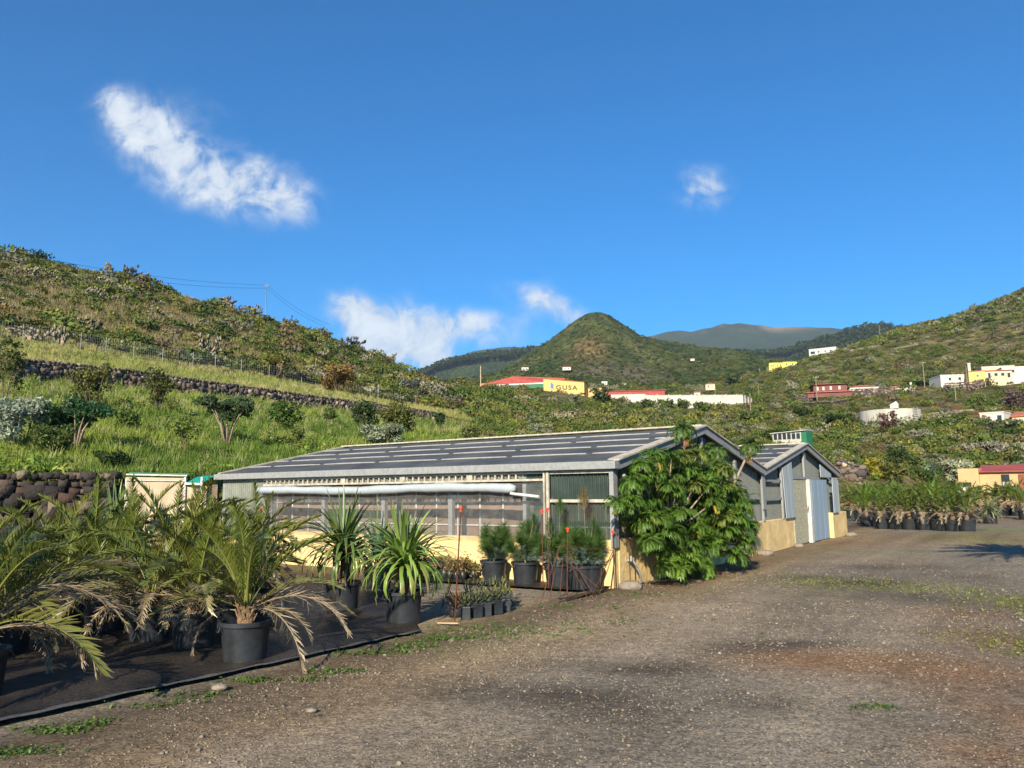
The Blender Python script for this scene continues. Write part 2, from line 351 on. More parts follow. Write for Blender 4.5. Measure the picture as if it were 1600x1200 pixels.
LJ = lay([(-600, 900, zv(60)), (600, 900, zv(90)), (700, 900, 596), (740, 900, 592), (770, 900, 585), (800, 900, 570), (830, 900, 549), (860, 900, 530), (885, 900, 511), (900, 900, 499), (915, 900, 491), (922, 900, 489), (940, 900, 489), (950, 900, 493), (960, 905, 500), (975, 910, 510), (1000, 915, 523), (1030, 925, 529), (1060, 935, 534), (1100, 945, 541), (1150, 960, 548), (1200, 960, 558), (1250, 960, 566), (1300, 960, 570), (1400, 960, zv(130)), (2400, 960, zv(150))])
LK_ = lay([(-600, 1300, zv(60)), (600, 1300, zv(90)), (700, 1300, zv(120)), (800, 1300, zv(110)), (900, 1300, zv(130)), (1000, 1300, zv(140)), (1200, 1300, zv(130)), (1400, 1300, zv(130)), (2400, 1300, zv(130))])
LL = lay([(-600, 2000, zv(150)), (600, 2000, 605), (650, 2000, 586), (680, 2000, 570), (720, 2000, 558), (760, 2000, 552), (790, 2000, 550), (830, 2000, 545), (870, 2000, 538), (1000, 2000, 545), (1100, 2000, 548), (1150, 2000, 550), (1200, 2000, 552), (1230, 2000, 547), (1280, 2000, 529), (1320, 2000, 515), (1350, 2000, 508), (1380, 2000, 505), (1400, 2000, 511), (1430, 2000, 515), (1500, 2000, 520), (1600, 2000, 525), (2400, 2000, 540)])
LM = lay([(-600, 2700, zv(150)), (600, 2700, zv(200)), (1000, 2700, zv(260)), (1400, 2700, zv(280)), (2400, 2700, zv(260))])
LN = lay([(-600, 4500, zv(250)), (600, 4500, 594), (700, 4500, 563), (740, 4500, 549), (780, 4500, 543), (830, 4500, 542), (850, 4500, 538), (900, 4500, 532), (1000, 4500, 526), (1022, 4500, 523.5), (1040, 4500, 518), (1060, 4500, 515.5), (1080, 4500, 518), (1100, 4500, 513.5), (1112, 4500, 512.5), (1130, 4500, 506), (1142, 4500, 507), (1155, 4500, 504.5), (1170, 4500, 507), (1190, 4500, 508.5), (1208, 4500, 512), (1230, 4500, 511), (1300, 4500, 512), (1340, 4500, 516), (1400, 4500, 520), (1600, 4500, 530), (2400, 4500, 560)])
LO = lay([(-600, 7000, zv(100)), (600, 7000, zv(300)), (2400, 7000, zv(300))])
LAYERS = [LA, LB, LC, LD, LE, LF, LG, LH, LI, LJ, LK_, LL, LM, LN, LO]
def terr(az, r, noise=True):
    az = np.asarray(az, float); r = np.asarray(r, float); l = np.log(np.maximum(r, 1))
    Ls = [np.interp(az, a, b) for (a, b, c) in LAYERS]; Zs = [np.interp(az, a, c) for (a, b, c) in LAYERS]
    z = np.full(np.broadcast(az, r).shape, -.4); idx = np.zeros(z.shape)
    for k in range(len(LAYERS) - 1):
        m = (l >= Ls[k]) & (l < Ls[k + 1]); t = np.clip((np.exp(l) - np.exp(Ls[k])) / (np.exp(Ls[k + 1]) - np.exp(Ls[k])), 0, 1)
        z = np.where(m, Zs[k] + (Zs[k + 1] - Zs[k]) * t, z); idx = np.where(m, k + t, idx)
    z = np.where(l >= Ls[-1], Zs[-1], z); idx = np.where(l >= Ls[-1], len(LAYERS) - 1, idx)
    if noise:
        x = r * np.sin(az); y = r * np.cos(az)
        amp = np.where(idx < 1, 0, np.clip(r * .004, .05, 8)) * np.clip((idx - 1) * 3, 0, 1)
        amp = np.where((idx > 1.9) & (idx < 3.1) & (az < -.07), .05, amp)
        sc = np.where(r < 60, 4., np.where(r < 300, 12., np.where(r < 1200, 45., 170.)))
        n = np.where(r < 60, fbm(x / 4, y / 4, 3), np.where(r < 300, fbm(x / 12, y / 12, 5), np.where(r < 1200, fbm(x / 45, y / 45, 9), fbm(x / 200, y / 200, 11)))) - .47
        z = z + n * amp * 2
        # gullies and spurs on the middle-distance slopes
        g = np.abs(fbm(x / 90 + 3, y / 90, 21, 3) - .45); w = np.clip((idx - 7.2) / .8, 0, 1) * np.clip((9.0 - idx) / .4, 0, 1)
        z = z - w * (0.25 - g) * 60 * np.clip(1, 0, 1) * .55
        g2 = np.abs(fbm(x / 420, y / 420, 27, 3) - .45); w2 = np.clip((idx - 10.2) / .5, 0, 1) * np.clip((13.1 - idx), 0, 1) * (np.abs(idx - 11) > .12) * (np.abs(idx - 13) > .1)
        z = z - w2 * (0.22 - g2) * 260
    return z, idx
def terr_xy(x, y): return terr(np.arctan2(x, y), np.hypot(x, y))
def tz(x, y): return float(terr_xy(np.array([x]), np.array([y]))[0][0])
RS = np.exp(np.linspace(math.log(19), math.log(5500), 2600))
def ray(px, py, rmin=19, rmax=5000):
    """first point of the terrain seen through the photo position"""
    d = pdir(px, py); h = math.hypot(d.x, d.y); az = math.atan2(d.x, d.y)
    rs = RS[(RS > rmin) & (RS < rmax)]
    z, _ = terr(np.full(rs.shape, az), rs); hit = np.nonzero(z >= CAM_H + rs * d.z / h)[0]
    r = rs[hit[0]] if len(hit) else rs[int(np.argmax((z - CAM_H) / rs))]
    zz = float(terr(np.array([az]), np.array([r]))[0][0])
    return Vector((r * math.sin(az), r * math.cos(az), zz)), r

naz = 760
AZ = np.linspace(R(-58), R(58), naz)
base = np.exp(np.linspace(math.log(18), math.log(7500), 560))
# per-column radii that follow the layers so that crests stay crisp
segs = [4, 26, 3, 18, 34, 10, 30, 12, 34, 12, 30, 8, 24, 6]
cols = [np.full(naz, 18.)]
for k in range(len(LAYERS) - 1):
    a = np.interp(AZ, LAYERS[k][0], LAYERS[k][1]); b = np.interp(AZ, LAYERS[k + 1][0], LAYERS[k + 1][1])
    for i in range(segs[k]): cols.append(np.exp(a + (b - a) * i / segs[k]))
cols.append(np.exp(np.interp(AZ, LO[0], LO[1])))
RR = np.stack(cols, 1); AA = np.repeat(AZ[:, None], RR.shape[1], 1)
ZZ, II = terr(AA, RR)
XX = RR * np.sin(AA); YY = RR * np.cos(AA)
# surface colours (soil, herbs and grass as they are, patchy)
def C3(*c): return np.array(c, float)
def mixc_(a, b, t): return a + (b - a) * np.clip(t, 0, 1)[..., None]
n1 = fbm(XX / 9, YY / 9, 31); n2 = fbm(XX / 35, YY / 35, 33); n3 = fbm(XX / 3, YY / 3, 35)
c_grass = mixc_(C3(.09, .13, .025), C3(.17, .20, .05), (n1 - .3) * 3); c_dry = mixc_(C3(.20, .18, .075), C3(.14, .17, .05), (n1 - .3) * 3)
c_hill = mixc_(C3(.065, .075, .024), C3(.15, .125, .055), (n2 - .35) * 4); c_hill = mixc_(c_hill, C3(.24, .19, .09), (n1 - .52) * 5)
c_right = mixc_(C3(.085, .09, .032), C3(.155, .125, .065), (n1 - .3) * 3)
c_cone = mixc_(C3(.035, .055, .018), C3(.080, .090, .030), (n2 - .35) * 4)
c_far = mixc_(C3(.018, .032, .018), C3(.032, .048, .024), (n2 - .35) * 3)
left = np.clip((R(-2) - AA) / R(5), 0, 1)
cc = c_right.copy()
L_ = lambda lo, hi: np.clip((II - lo) * 8, 0, 1) * np.clip((hi - II) * 8, 0, 1)
cc = mixc_(cc, c_grass, L_(0, 2.1) * np.maximum(left, .0)); cc = mixc_(cc, c_dry, L_(2.9, 4.05) * left)
cc = mixc_(cc, c_hill, L_(3.95, 6) * left); cc = mixc_(cc, c_cone, np.clip((II - 6.9) * 3, 0, 1) * (1 - np.clip((AA - R(18)) / R(3), 0, 1) * (II < 8)))
cc = mixc_(cc, c_far, np.clip((II - 9.3) * 3, 0, 1))
rocky = np.clip((II - 12.6) * 6, 0, 1) * np.clip((AA - R(9)) / R(2), 0, 1) * np.clip((R(23) - AA) / R(3), 0, 1) * np.clip((fbm(XX / 300, YY / 300, 41) - .38) * 4, 0, 1) * np.clip((ZZ - 840) / 50, 0, 1)
cc = mixc_(cc, C3(.30, .20, .15), rocky)
# bare purple-brown fields in the valley, bare earth by the houses
for (px, py, rr_, w, h, col) in [(960, 590, 560, 60, 30, C3(.13, .105, .085)), (1020, 585, 560, 40, 25, C3(.13, .105, .085)), (920, 560, 700, 30, 10, C3(.14, .10, .05)), (1345, 622, 240, 16, 4, C3(.20, .085, .04)), (1520, 655, 190, 24, 4, C3(.20, .085, .04)), (1180, 612, 285, 10, 8, C3(.24, .08, .03)), (1010, 560, 750, 22, 8, C3(.12, .12, .05))]:
    p = atr(px, py, rr_); d2 = ((XX - p.x) / (w * rr_ / FPX)) ** 2 + ((YY - p.y) / (60 if rr_ > 400 else 14)) ** 2
    cc = mixc_(cc, col, np.exp(-d2) * 1.2 * (.5 + n1))
ii = np.arange(naz * RR.shape[1]).reshape(naz, -1)
F = np.stack([ii[:-1, :-1], ii[1:, :-1], ii[1:, 1:], ii[:-1, 1:]], -1).reshape(-1, 4)[:, ::-1]
tm, t_, b_ = newmat('hillside_ground')
a_ = t_.nodes.new('ShaderNodeAttribute'); a_.attribute_name = 'Col'
g_ = t_.nodes.new('ShaderNodeNewGeometry')
def tnoise(scale, det=7, rough=.7):
    n = t_.nodes.new('ShaderNodeTexNoise'); n.inputs['Scale'].default_value = scale; n.inputs['Detail'].default_value = det; n.inputs['Roughness'].default_value = rough
    t_.links.new(g_.outputs['Position'], n.inputs['Vector']); return n
na = tnoise(.12); nb = tnoise(.9)
rp = t_.nodes.new('ShaderNodeValToRGB'); t_.links.new(na.outputs[0], rp.inputs[0]); rp.color_ramp.elements[0].position = .38; rp.color_ramp.elements[1].position = .62
rp.color_ramp.elements[0].color = (.45, .5, .45, 1); rp.color_ramp.elements[1].color = (1.45, 1.4, 1.3, 1)
rb = t_.nodes.new('ShaderNodeValToRGB'); t_.links.new(nb.outputs[0], rb.inputs[0]); rb.color_ramp.elements[0].position = .35; rb.color_ramp.elements[1].position = .65
rb.color_ramp.elements[0].color = (.6, .6, .6, 1); rb.color_ramp.elements[1].color = (1.4, 1.4, 1.35, 1)
def mulc(a, b):
    m = t_.nodes.new('ShaderNodeMix'); m.data_type = 'RGBA'; m.blend_type = 'MULTIPLY'; m.inputs[0].default_value = 1
    t_.links.new(a, m.inputs[6]); t_.links.new(b, m.inputs[7]); return m.outputs[2]
t_.links.new(mulc(mulc(a_.outputs[0], rp.outputs[0]), rb.outputs[0]), b_.inputs['Base Color']); b_.inputs['Roughness'].default_value = .95; b_.inputs['Specular IOR Level'].default_value = .1
bp_ = t_.nodes.new('ShaderNodeBump'); bp_.inputs['Strength'].default_value = 1; bp_.inputs['Distance'].default_value = 4
t_.links.new(na.outputs[0], bp_.inputs['Height']); t_.links.new(bp_.outputs[0], b_.inputs['Normal'])
struct(mesh_np('hills', np.stack([XX, YY, ZZ], -1).reshape(-1, 3), F, tm, cc.reshape(-1, 3), smooth=True))

# ------------------------------------------------------------------ yard ground: one sheet to the horizon
def axis(lo, hi, step, far):
    a = list(np.arange(lo, hi, step)); s = step; x = hi; out = []
    while x < far: out.append(x); s *= 1.25; x += s
    out.append(far); s = step; x = lo - step; neg = []
    while x > -far: neg.append(x); s *= 1.25; x -= s
    neg.append(-far)
    return np.array(neg[::-1] + a + out)
gxs = axis(-9, 18, .11, 9000); gys = axis(2.5, 33, .12, 9000)
GX, GY = np.meshgrid(gxs, gys, indexing='ij')
GZ = (fbm(GX / 1.6, GY / 1.6, 51) - .47) * .05 + (fbm(GX / .35, GY / .35, 52, 2) - .37) * .02
GZ *= np.exp(-np.maximum(0, np.hypot(GX, GY) - 30) / 20)
AZA = math.radians(34.475); D1 = Vector((math.sin(AZA), math.cos(AZA), 0)); D2 = Vector((-math.cos(AZA), math.sin(AZA), 0)); C0 = Vector((1.634, 12.97, 0))
def gl(v, u, z=0): return C0 + D1 * v + D2 * u + Vector((0, 0, z))
# keep the sheet flat under the building and the pots
UU = (GX - C0.x) * D2.x + (GY - C0.y) * D2.y; VV = (GX - C0.x) * D1.x + (GY - C0.y) * D1.y
def ell(x, y, w, h, s=1.0, rot=None):
    h = h * (1.9 if h < .6 else 1.2); w = w * .85
    """soft blob on the ground seen around a photo position; w across, h away (metres)"""
    p = gp(x, y); return s * np.exp(-(((GX - p.x) / w) ** 2 + ((GY - p.y) / h) ** 2))
nA = fbm(GX / 2.2, GY / 2.2, 61); nB = fbm(GX / .5, GY / .5, 62); nC = fbm(GX / 5, GY / 5, 63)
grey = C3(.225, .192, .150); brown = C3(.225, .160, .098); dark = C3(.085, .068, .050); rusty = C3(.26, .140, .065); tanc = C3(.265, .195, .12)
gc = mixc_(np.broadcast_to(grey, GX.shape + (3,)), brown, (nC - .38) * 3)
# brown verge along the planting edge
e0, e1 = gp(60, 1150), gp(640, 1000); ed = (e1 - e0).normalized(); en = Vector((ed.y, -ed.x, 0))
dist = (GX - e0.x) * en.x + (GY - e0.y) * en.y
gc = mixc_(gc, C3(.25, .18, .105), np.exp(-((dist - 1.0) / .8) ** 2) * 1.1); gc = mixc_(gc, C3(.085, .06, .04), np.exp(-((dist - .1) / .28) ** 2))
gc = mixc_(gc, C3(.15, .125, .095), ell(330, 1090, 1.2, .8, .6))
for (x, y, w, h, s) in [(900, 985, 2.0, 1.0, .9), (820, 960, 1.8, 1.5, .9), (1080, 935, 2.5, 1, .6), (1250, 860, 3, 2, .6), (1420, 845, 3, 2, .5), (560, 1060, .9, .5, .8), (420, 1130, .8, .4, .7)]: gc = mixc_(gc, tanc if x > 700 else brown, ell(x, y, w, h, s) * (.5 + nA))
for (x, y, w, h, s) in [(650, 1180, .8, .35, 1.3), (400, 1190, .5, .3, .9), (850, 1150, 1.2, .4, .7), (1120, 980, 1.6, 1.2, .9), (1300, 960, 1.6, 2, .9), (1300, 1100, 1.2, .5, .6), (1440, 850, 1.0, 3, .7), (1400, 880, 1.4, 3, .8)]: gc = mixc_(gc, C3(.27, .215, .155), ell(x, y, w, h, s * .8) * (.6 + nA))
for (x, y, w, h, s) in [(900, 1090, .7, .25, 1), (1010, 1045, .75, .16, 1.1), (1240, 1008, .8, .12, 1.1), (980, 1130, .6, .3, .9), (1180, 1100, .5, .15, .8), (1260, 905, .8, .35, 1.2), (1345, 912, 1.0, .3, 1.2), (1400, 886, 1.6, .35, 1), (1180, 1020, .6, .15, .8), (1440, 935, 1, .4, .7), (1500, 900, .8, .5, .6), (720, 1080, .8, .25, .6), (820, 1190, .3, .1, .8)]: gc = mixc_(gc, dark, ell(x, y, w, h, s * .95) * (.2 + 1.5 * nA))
for (x, y, w, h, s) in [(1330, 1035, 1.1, .25, 1), (1480, 1050, .9, .35, 1.2), (1240, 1030, .8, .2, .9), (1560, 1000, .8, .7, 1), (1580, 1120, .4, .4, .9), (1540, 1180, .4, .2, .9), (1500, 960, .9, .6, .7), (1330, 848, 2, 1, .7), (1400, 840, 2, 1, .6)]: gc = mixc_(gc, rusty, ell(x, y, w, h, s * .7) * (.5 + nA))
for (x, y, w, h, s) in [(1290, 911, .8, .4, 1), (1415, 917, .6, .5, .8), (1580, 935, .5, 1.3, .9), (1590, 1010, .4, .6, .9), (1500, 840, 1.5, 2.0, .8), (1580, 830, 2, 3, .9), (760, 990, .7, .4, .6), (700, 1000, .5, .3, .5), (1360, 862, 2, .8, .4)]: gc = mixc_(gc, C3(.17, .19, .05), ell(x, y, w, h, s * .9) * np.clip((nB - .3) * 4, 0, 1))
along = GX * D1.x + GY * D1.y; across = GX * D2.x + GY * D2.y; tr = fbm(across / .55 + .6 * fbm(along / 5, across / 5, 66), along / 7, 65)
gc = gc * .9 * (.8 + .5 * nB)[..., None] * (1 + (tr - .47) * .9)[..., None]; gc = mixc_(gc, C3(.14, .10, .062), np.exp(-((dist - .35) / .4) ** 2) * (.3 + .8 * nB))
ii = np.arange(GX.size).reshape(GX.shape)
F = np.stack([ii[:-1, :-1], ii[1:, :-1], ii[1:, 1:], ii[:-1, 1:]], -1).reshape(-1, 4)
gm, t_, b_ = newmat('yard_gravel')
a_ = t_.nodes.new('ShaderNodeAttribute'); a_.attribute_name = 'Col'; g_ = t_.nodes.new('ShaderNodeNewGeometry')
vo = t_.nodes.new('ShaderNodeTexVoronoi'); vo.inputs['Scale'].default_value = 62; t_.links.new(g_.outputs['Position'], vo.inputs['Vector'])
vr = t_.nodes.new('ShaderNodeSeparateColor'); t_.links.new(vo.outputs['Color'], vr.inputs[0])
rr = t_.nodes.new('ShaderNodeMapRange'); t_.links.new(vr.outputs[0], rr.inputs[0]); rr.inputs[3].default_value = .5; rr.inputs[4].default_value = 1.5
n5 = tnoise(8, 8, .75)
rb = t_.nodes.new('ShaderNodeValToRGB'); t_.links.new(n5.outputs[0], rb.inputs[0]); rb.color_ramp.elements[0].position = .3; rb.color_ramp.elements[1].position = .7
rb.color_ramp.elements[0].color = (.6, .6, .6, 1); rb.color_ramp.elements[1].color = (1.4, 1.38, 1.35, 1)
cm = t_.nodes.new('ShaderNodeCombineColor'); [t_.links.new(rr.outputs[0], cm.inputs[i]) for i in range(3)]
t_.links.new(mulc(mulc(a_.outputs[0], cm.outputs[0]), rb.outputs[0]), b_.inputs['Base Color']); b_.inputs['Roughness'].default_value = .9; b_.inputs['Specular IOR Level'].default_value = .2
bp_ = t_.nodes.new('ShaderNodeBump'); bp_.inputs['Strength'].default_value = 1; bp_.inputs['Distance'].default_value = .02; t_.links.new(vr.outputs[1], bp_.inputs['Height'])
bp2 = t_.nodes.new('ShaderNodeBump'); bp2.inputs['Strength'].default_value = .7; bp2.inputs['Distance'].default_value = .05; t_.links.new(n5.outputs[0], bp2.inputs['Height']); t_.links.new(bp_.outputs[0], bp2.inputs['Normal'])
t_.links.new(bp2.outputs[0], b_.inputs['Normal'])
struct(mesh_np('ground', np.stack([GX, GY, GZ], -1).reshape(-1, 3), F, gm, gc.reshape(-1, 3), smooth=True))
def gz_at(x, y):
    return (fbm(x / 1.6, y / 1.6, 51) - .47) * .05 + (fbm(x / .35, y / .35, 52, 2) - .37) * .02

# stone shapes
def ico(sub=1):
    t = (1 + 5 ** .5) / 2
    V = [(-1, t, 0), (1, t, 0), (-1, -t, 0), (1, -t, 0), (0, -1, t), (0, 1, t), (0, -1, -t), (0, 1, -t), (t, 0, -1), (t, 0, 1), (-t, 0, -1), (-t, 0, 1)]
    V = [np.array(v) / np.linalg.norm(v) for v in V]
    F = [(0, 11, 5), (0, 5, 1), (0, 1, 7), (0, 7, 10), (0, 10, 11), (1, 5, 9), (5, 11, 4), (11, 10, 2), (10, 7, 6), (7, 1, 8), (3, 9, 4), (3, 4, 2), (3, 2, 6), (3, 6, 8), (3, 8, 9), (4, 9, 5), (2, 4, 11), (6, 2, 10), (8, 6, 7), (9, 8, 1)]
    for _ in range(sub):
        mid = {}; G = []
        def m(a, b):
            k = (min(a, b), max(a, b))
            if k not in mid: v = V[a] + V[b]; V.append(v / np.linalg.norm(v)); mid[k] = len(V) - 1
            return mid[k]
        for a, b, c in F:
            x, y, z = m(a, b), m(b, c), m(c, a); G += [(a, x, z), (b, y, x), (c, z, y), (x, y, z)]
        F = G
    return np.array(V), np.array(F)
I0, I1, I2 = ico(0), ico(1), ico(2)
BX = (np.array([(x, y, z) for x in (-1, 1) for y in (-1, 1) for z in (-1, 1)], float) * .82, np.array([(0, 1, 3), (0, 3, 2), (4, 6, 7), (4, 7, 5), (0, 4, 5), (0, 5, 1), (2, 3, 7), (2, 7, 6), (0, 2, 6), (0, 6, 4), (1, 5, 7), (1, 7, 3)]))
def stones(acc, pos, size, cols, base=I0, jit=.22, flat=.65, yaw0=None):
    V0, F0 = base
    for k in range(16):
        s = np.arange(len(pos)) % 16 == k
        if not s.any(): continue
        V = V0 * (1 / np.abs(V0).max(1, keepdims=True) ** .75 * .86 if len(V0) > 8 else 1) * (1 + RNG.uniform(-jit, jit, (len(V0), 1 if len(V0) > 8 else 3))); V = V * np.array([1, RNG.uniform(.7, 1), flat])
        n = s.sum(); P, F, C = merge(V, F0, np.ones_like(V), pos[s], RNG.uniform(0, 6.28, n) if yaw0 is None else yaw0 + RNG.uniform(-.3, .3, n), size[s], cols[s]); acc.add(P, F, C)
n = 60000
y_ = 3.6 + RNG.uniform(0, 1, n) ** 1.6 * 14; x_ = y_ * RNG.uniform(-.75, .75, n)
dd = (x_ - e0.x) * en.x + (y_ - e0.y) * en.y
inv = (y_ - C0.y) * D1.y + (x_ - C0.x) * D1.x; inu = (x_ - C0.x) * D2.x + (y_ - C0.y) * D2.y
ok = (dd > .1) & ~((inv > -.1) & (inu > -.1)); clump = fbm(x_ / .9, y_ / .9, 71) * .6 + fbm(x_ / 3, y_ / 3, 72) * .45; ok &= RNG.uniform(0, 1, n) < np.clip((clump - .36) * 3.2, .08, 1)
x_, y_ = x_[ok], y_[ok]; n = len(x_); size = RNG.uniform(.004, .010, n) * (1 + (RNG.uniform(0, 1, n) > .965) * RNG.uniform(.3, 1.6, n)); size *= np.clip(y_ / 6, 1, 1.6)
colr = .85 * np.array([(.25, .21, .165), (.31, .26, .20), (.16, .135, .11), (.32, .27, .21), (.26, .17, .11)])[RNG.choice(5, n, p=[.36, .24, .24, .05, .11])] * RNG.uniform(.75, 1.25, (n, 1))
acc = Acc(); stones(acc, np.stack([x_, y_, gz_at(x_, y_) + size * .25], 1), size, colr); V, F, C = acc.out()
g = mesh_np('gravel', V, F, MT['rock'], C); tag(g, 'loose grey gravel and small pebbles scattered over the yard', 'gravel'); struct(g, 'stuff')

# ------------------------------------------------------------------ scrub on the slopes (nobody could count it)
def blob(nq, seed, size=.2, lobes=4, flat=.75, aspect=1.5):
    """unit bush (radius ~1, base at z 0) made of small leaf faces in lobes"""
    rng = np.random.default_rng(seed); Vs = []; Cs = []
    cs = [(0, 0, .35, .75)] + [(rng.uniform(-.55, .55), rng.uniform(-.55, .55), rng.uniform(.15, .75), rng.uniform(.3, .55)) for _ in range(lobes)]
    w = np.array([c[3] ** 2 for c in cs]); cnt = np.maximum(2, (nq * w / w.sum()).astype(int))
    for (x, y, z, r), k in zip(cs, cnt):
        d = rng.normal(size=(k, 3)); d[:, 2] = np.abs(d[:, 2]) * .9 - .15; d /= np.linalg.norm(d, axis=1, keepdims=True)
        c = np.array([x, y, z * flat]) + d * np.array([r, r, r * flat]) * rng.uniform(.75, 1.08, (k, 1))
        P, _ = rand_quads(k, c, size, rng, d, aspect); Vs.append(P); Cs.append(np.repeat(rng.uniform(.7, 1.3, (k, 1)), 4, 0) * rng.uniform(.85, 1.15))
    V = np.concatenate(Vs); C = np.concatenate(Cs) * np.ones(3)
    V[:, 2] = np.maximum(V[:, 2], -.1)
    return V, np.arange(len(V)).reshape(-1, 4), C
def spiky(nq, seed):
    rng = np.random.default_rng(seed); a = rng.uniform(0, 6.28, nq); e = rng.uniform(.25, 1.45, nq)
    d = np.stack([np.cos(a) * np.cos(e), np.sin(a) * np.cos(e), np.sin(e)], 1); s = np.stack([-np.sin(a), np.cos(a), a * 0], 1) * .05
    b = rng.normal(size=(nq, 3)) * .12; b[:, 2] = 0
    P = np.stack([b - s, b + s, b + d * rng.uniform(.7, 1.1, (nq, 1)) + s * .3, b + d * .95 - s * .3], 1)
    return P.reshape(-1, 3), np.arange(4 * nq).reshape(-1, 4), np.repeat(rng.uniform(.7, 1.3, (nq, 1)), 4, 0) * np.ones(3)
def pads(n, seed, rpad=.17):
    """prickly pear: flat oval pads stacked on each other, unit size"""
    rng = np.random.default_rng(seed); Vs = []; Fs = []; Cs = []; k = 0
    nodes = []
    for i in range(max(3, n // 9)):
        a = rng.uniform(0, 6.28); nodes.append((np.array([math.cos(a), math.sin(a), 0]) * rng.uniform(0, .45), np.array([math.cos(a) * .5, math.sin(a) * .5, 1.])))
    out = []
    while len(out) < n and nodes:
        p, d = nodes.pop(0); d = d / np.linalg.norm(d); s = rpad * rng.uniform(.7, 1.2); c = p + d * s
        out.append((c, d, s)); tip = p + d * 2 * s * .92
        for _ in range(rng.integers(1, 4)):
            q = d + rng.normal(size=3) * .55; q[2] = abs(q[2]) * .7 + .1
            if tip[2] < 1.0 and np.hypot(tip[0], tip[1]) < 1.0: nodes.append((tip, q))
    for c, d, s in out:
        a = np.cross(d, rng.normal(size=3)); a /= np.linalg.norm(a); b = np.cross(d, a)
        m = 8; ring = [c + (d * math.cos(t) * s + a * math.sin(t) * s * .68) for t in np.linspace(0, 2 * math.pi, m, endpoint=False)]
        P = [c + b * s * .13] + [c - b * s * .13] + ring
        Vs.append(np.array(P)); f = []
        for i in range(m): f += [(0, 2 + i, 2 + (i + 1) % m), (1, 2 + (i + 1) % m, 2 + i)]
        Fs.append(np.array(f) + k); k += len(P)
        Cs.append(np.ones((len(P), 3)) * rng.uniform(.75, 1.25))
    return np.concatenate(Vs), np.concatenate(Fs), np.concatenate(Cs)

PAL = dict(olive=(0.112, 0.118, 0.028), green=(0.075, 0.108, 0.024), lime=(0.145, 0.16, 0.034), dark=(0.032, 0.055, 0.012), grey=(0.175, 0.18, 0.12), rust=(.20, .115, .030), brown=(0.14, 0.105, 0.06), yellow=(.19, .175, .03), pale=(0.23, 0.215, 0.13))
PN = list(PAL); PC = np.array([PAL[k] for k in PN])
# visible-surface sampling: positions roughly even over the picture, plus some hidden ones
def sample_surface(n, rmin, rmax, azlo=-40, azhi=40, vis=.85):
    azs = RNG.uniform(R(azlo), R(azhi), n); rs = np.exp(np.linspace(math.log(rmin), math.log(rmax), 260)); out_r = np.zeros(n)
    G, _ = np.meshgrid(azs, rs, indexing='ij'); z, _i = terr(G, np.broadcast_to(rs, G.shape)); e = (z - CAM_H) / rs
    run = np.maximum.accumulate(e, 1); w = np.diff(run, axis=1, prepend=run[:, :1]) + 1e-6
    cw = np.cumsum(w, 1); u = RNG.uniform(0, 1, n) * cw[:, -1]
    k = (cw < u[:, None]).sum(1).clip(0, len(rs) - 1); r = rs[k] * RNG.uniform(.985, 1.015, n)
    hid = RNG.uniform(0, 1, n) > vis; r = np.where(hid, np.exp(RNG.uniform(math.log(rmin), math.log(rmax), n)), r)
    z, idx = terr(azs, r); return azs, r, z, idx
def scatter(name, label, cat, n, rmin, rmax, protos, sizer, chooser, azlo=-40, azhi=40, mt='scrub', vis=.85, sink=.12):
    az, r, z, idx = sample_surface(n, rmin, rmax, azlo, azhi, vis)
    x = r * np.sin(az); y = r * np.cos(az); keep, tint = chooser(az, r, x, y, idx)
    az, r, z, idx, x, y, tint = [q[keep] for q in (az, r, z, idx, x, y, tint)]
    s = sizer(r, x, y); acc = Acc(); pid = RNG.integers(0, len(protos), len(r))
    for k, (V, F, C) in enumerate(protos):
        m = pid == k
        if not m.any(): continue
        P, FF, CC = merge(V, F, C, np.stack([x, y, z - s * sink], 1)[m], RNG.uniform(0, 6.28, m.sum()), s[m][:, None] * np.array([1, 1, 1]) * RNG.uniform(.75, 1.2, (m.sum(), 3)), tint[m]); acc.add(P, FF, CC)
    V, F, C = acc.out(); o = mesh_np(name, V, F, MT[mt], C); tag(o, label, cat); struct(o, 'stuff'); return o
def pick(n, p, x=None, y=None, sc=18.):
    w = np.array([p.get(k, 0) for k in PN], float); w /= w.sum()
    if x is None: i = RNG.choice(len(PN), n, p=w)
    else:   # neighbouring bushes tend to be of one kind
        sc = np.clip(np.hypot(x, y) * .07, 4, 60); u = np.clip(vnoise(x / sc, y / sc, 301) * .75 + vnoise(x / sc * 2.7, y / sc * 2.7, 302) * .5 - .12, 0, .999); u = (u * 3 + RNG.uniform(-.25, .25, n) + vnoise(x / 90, y / 90, 303) * 2) % 1; i = np.searchsorted(np.cumsum(w), u).clip(0, len(PN) - 1)
    return PC[i] * RNG.uniform(.75, 1.22, (n, 1))
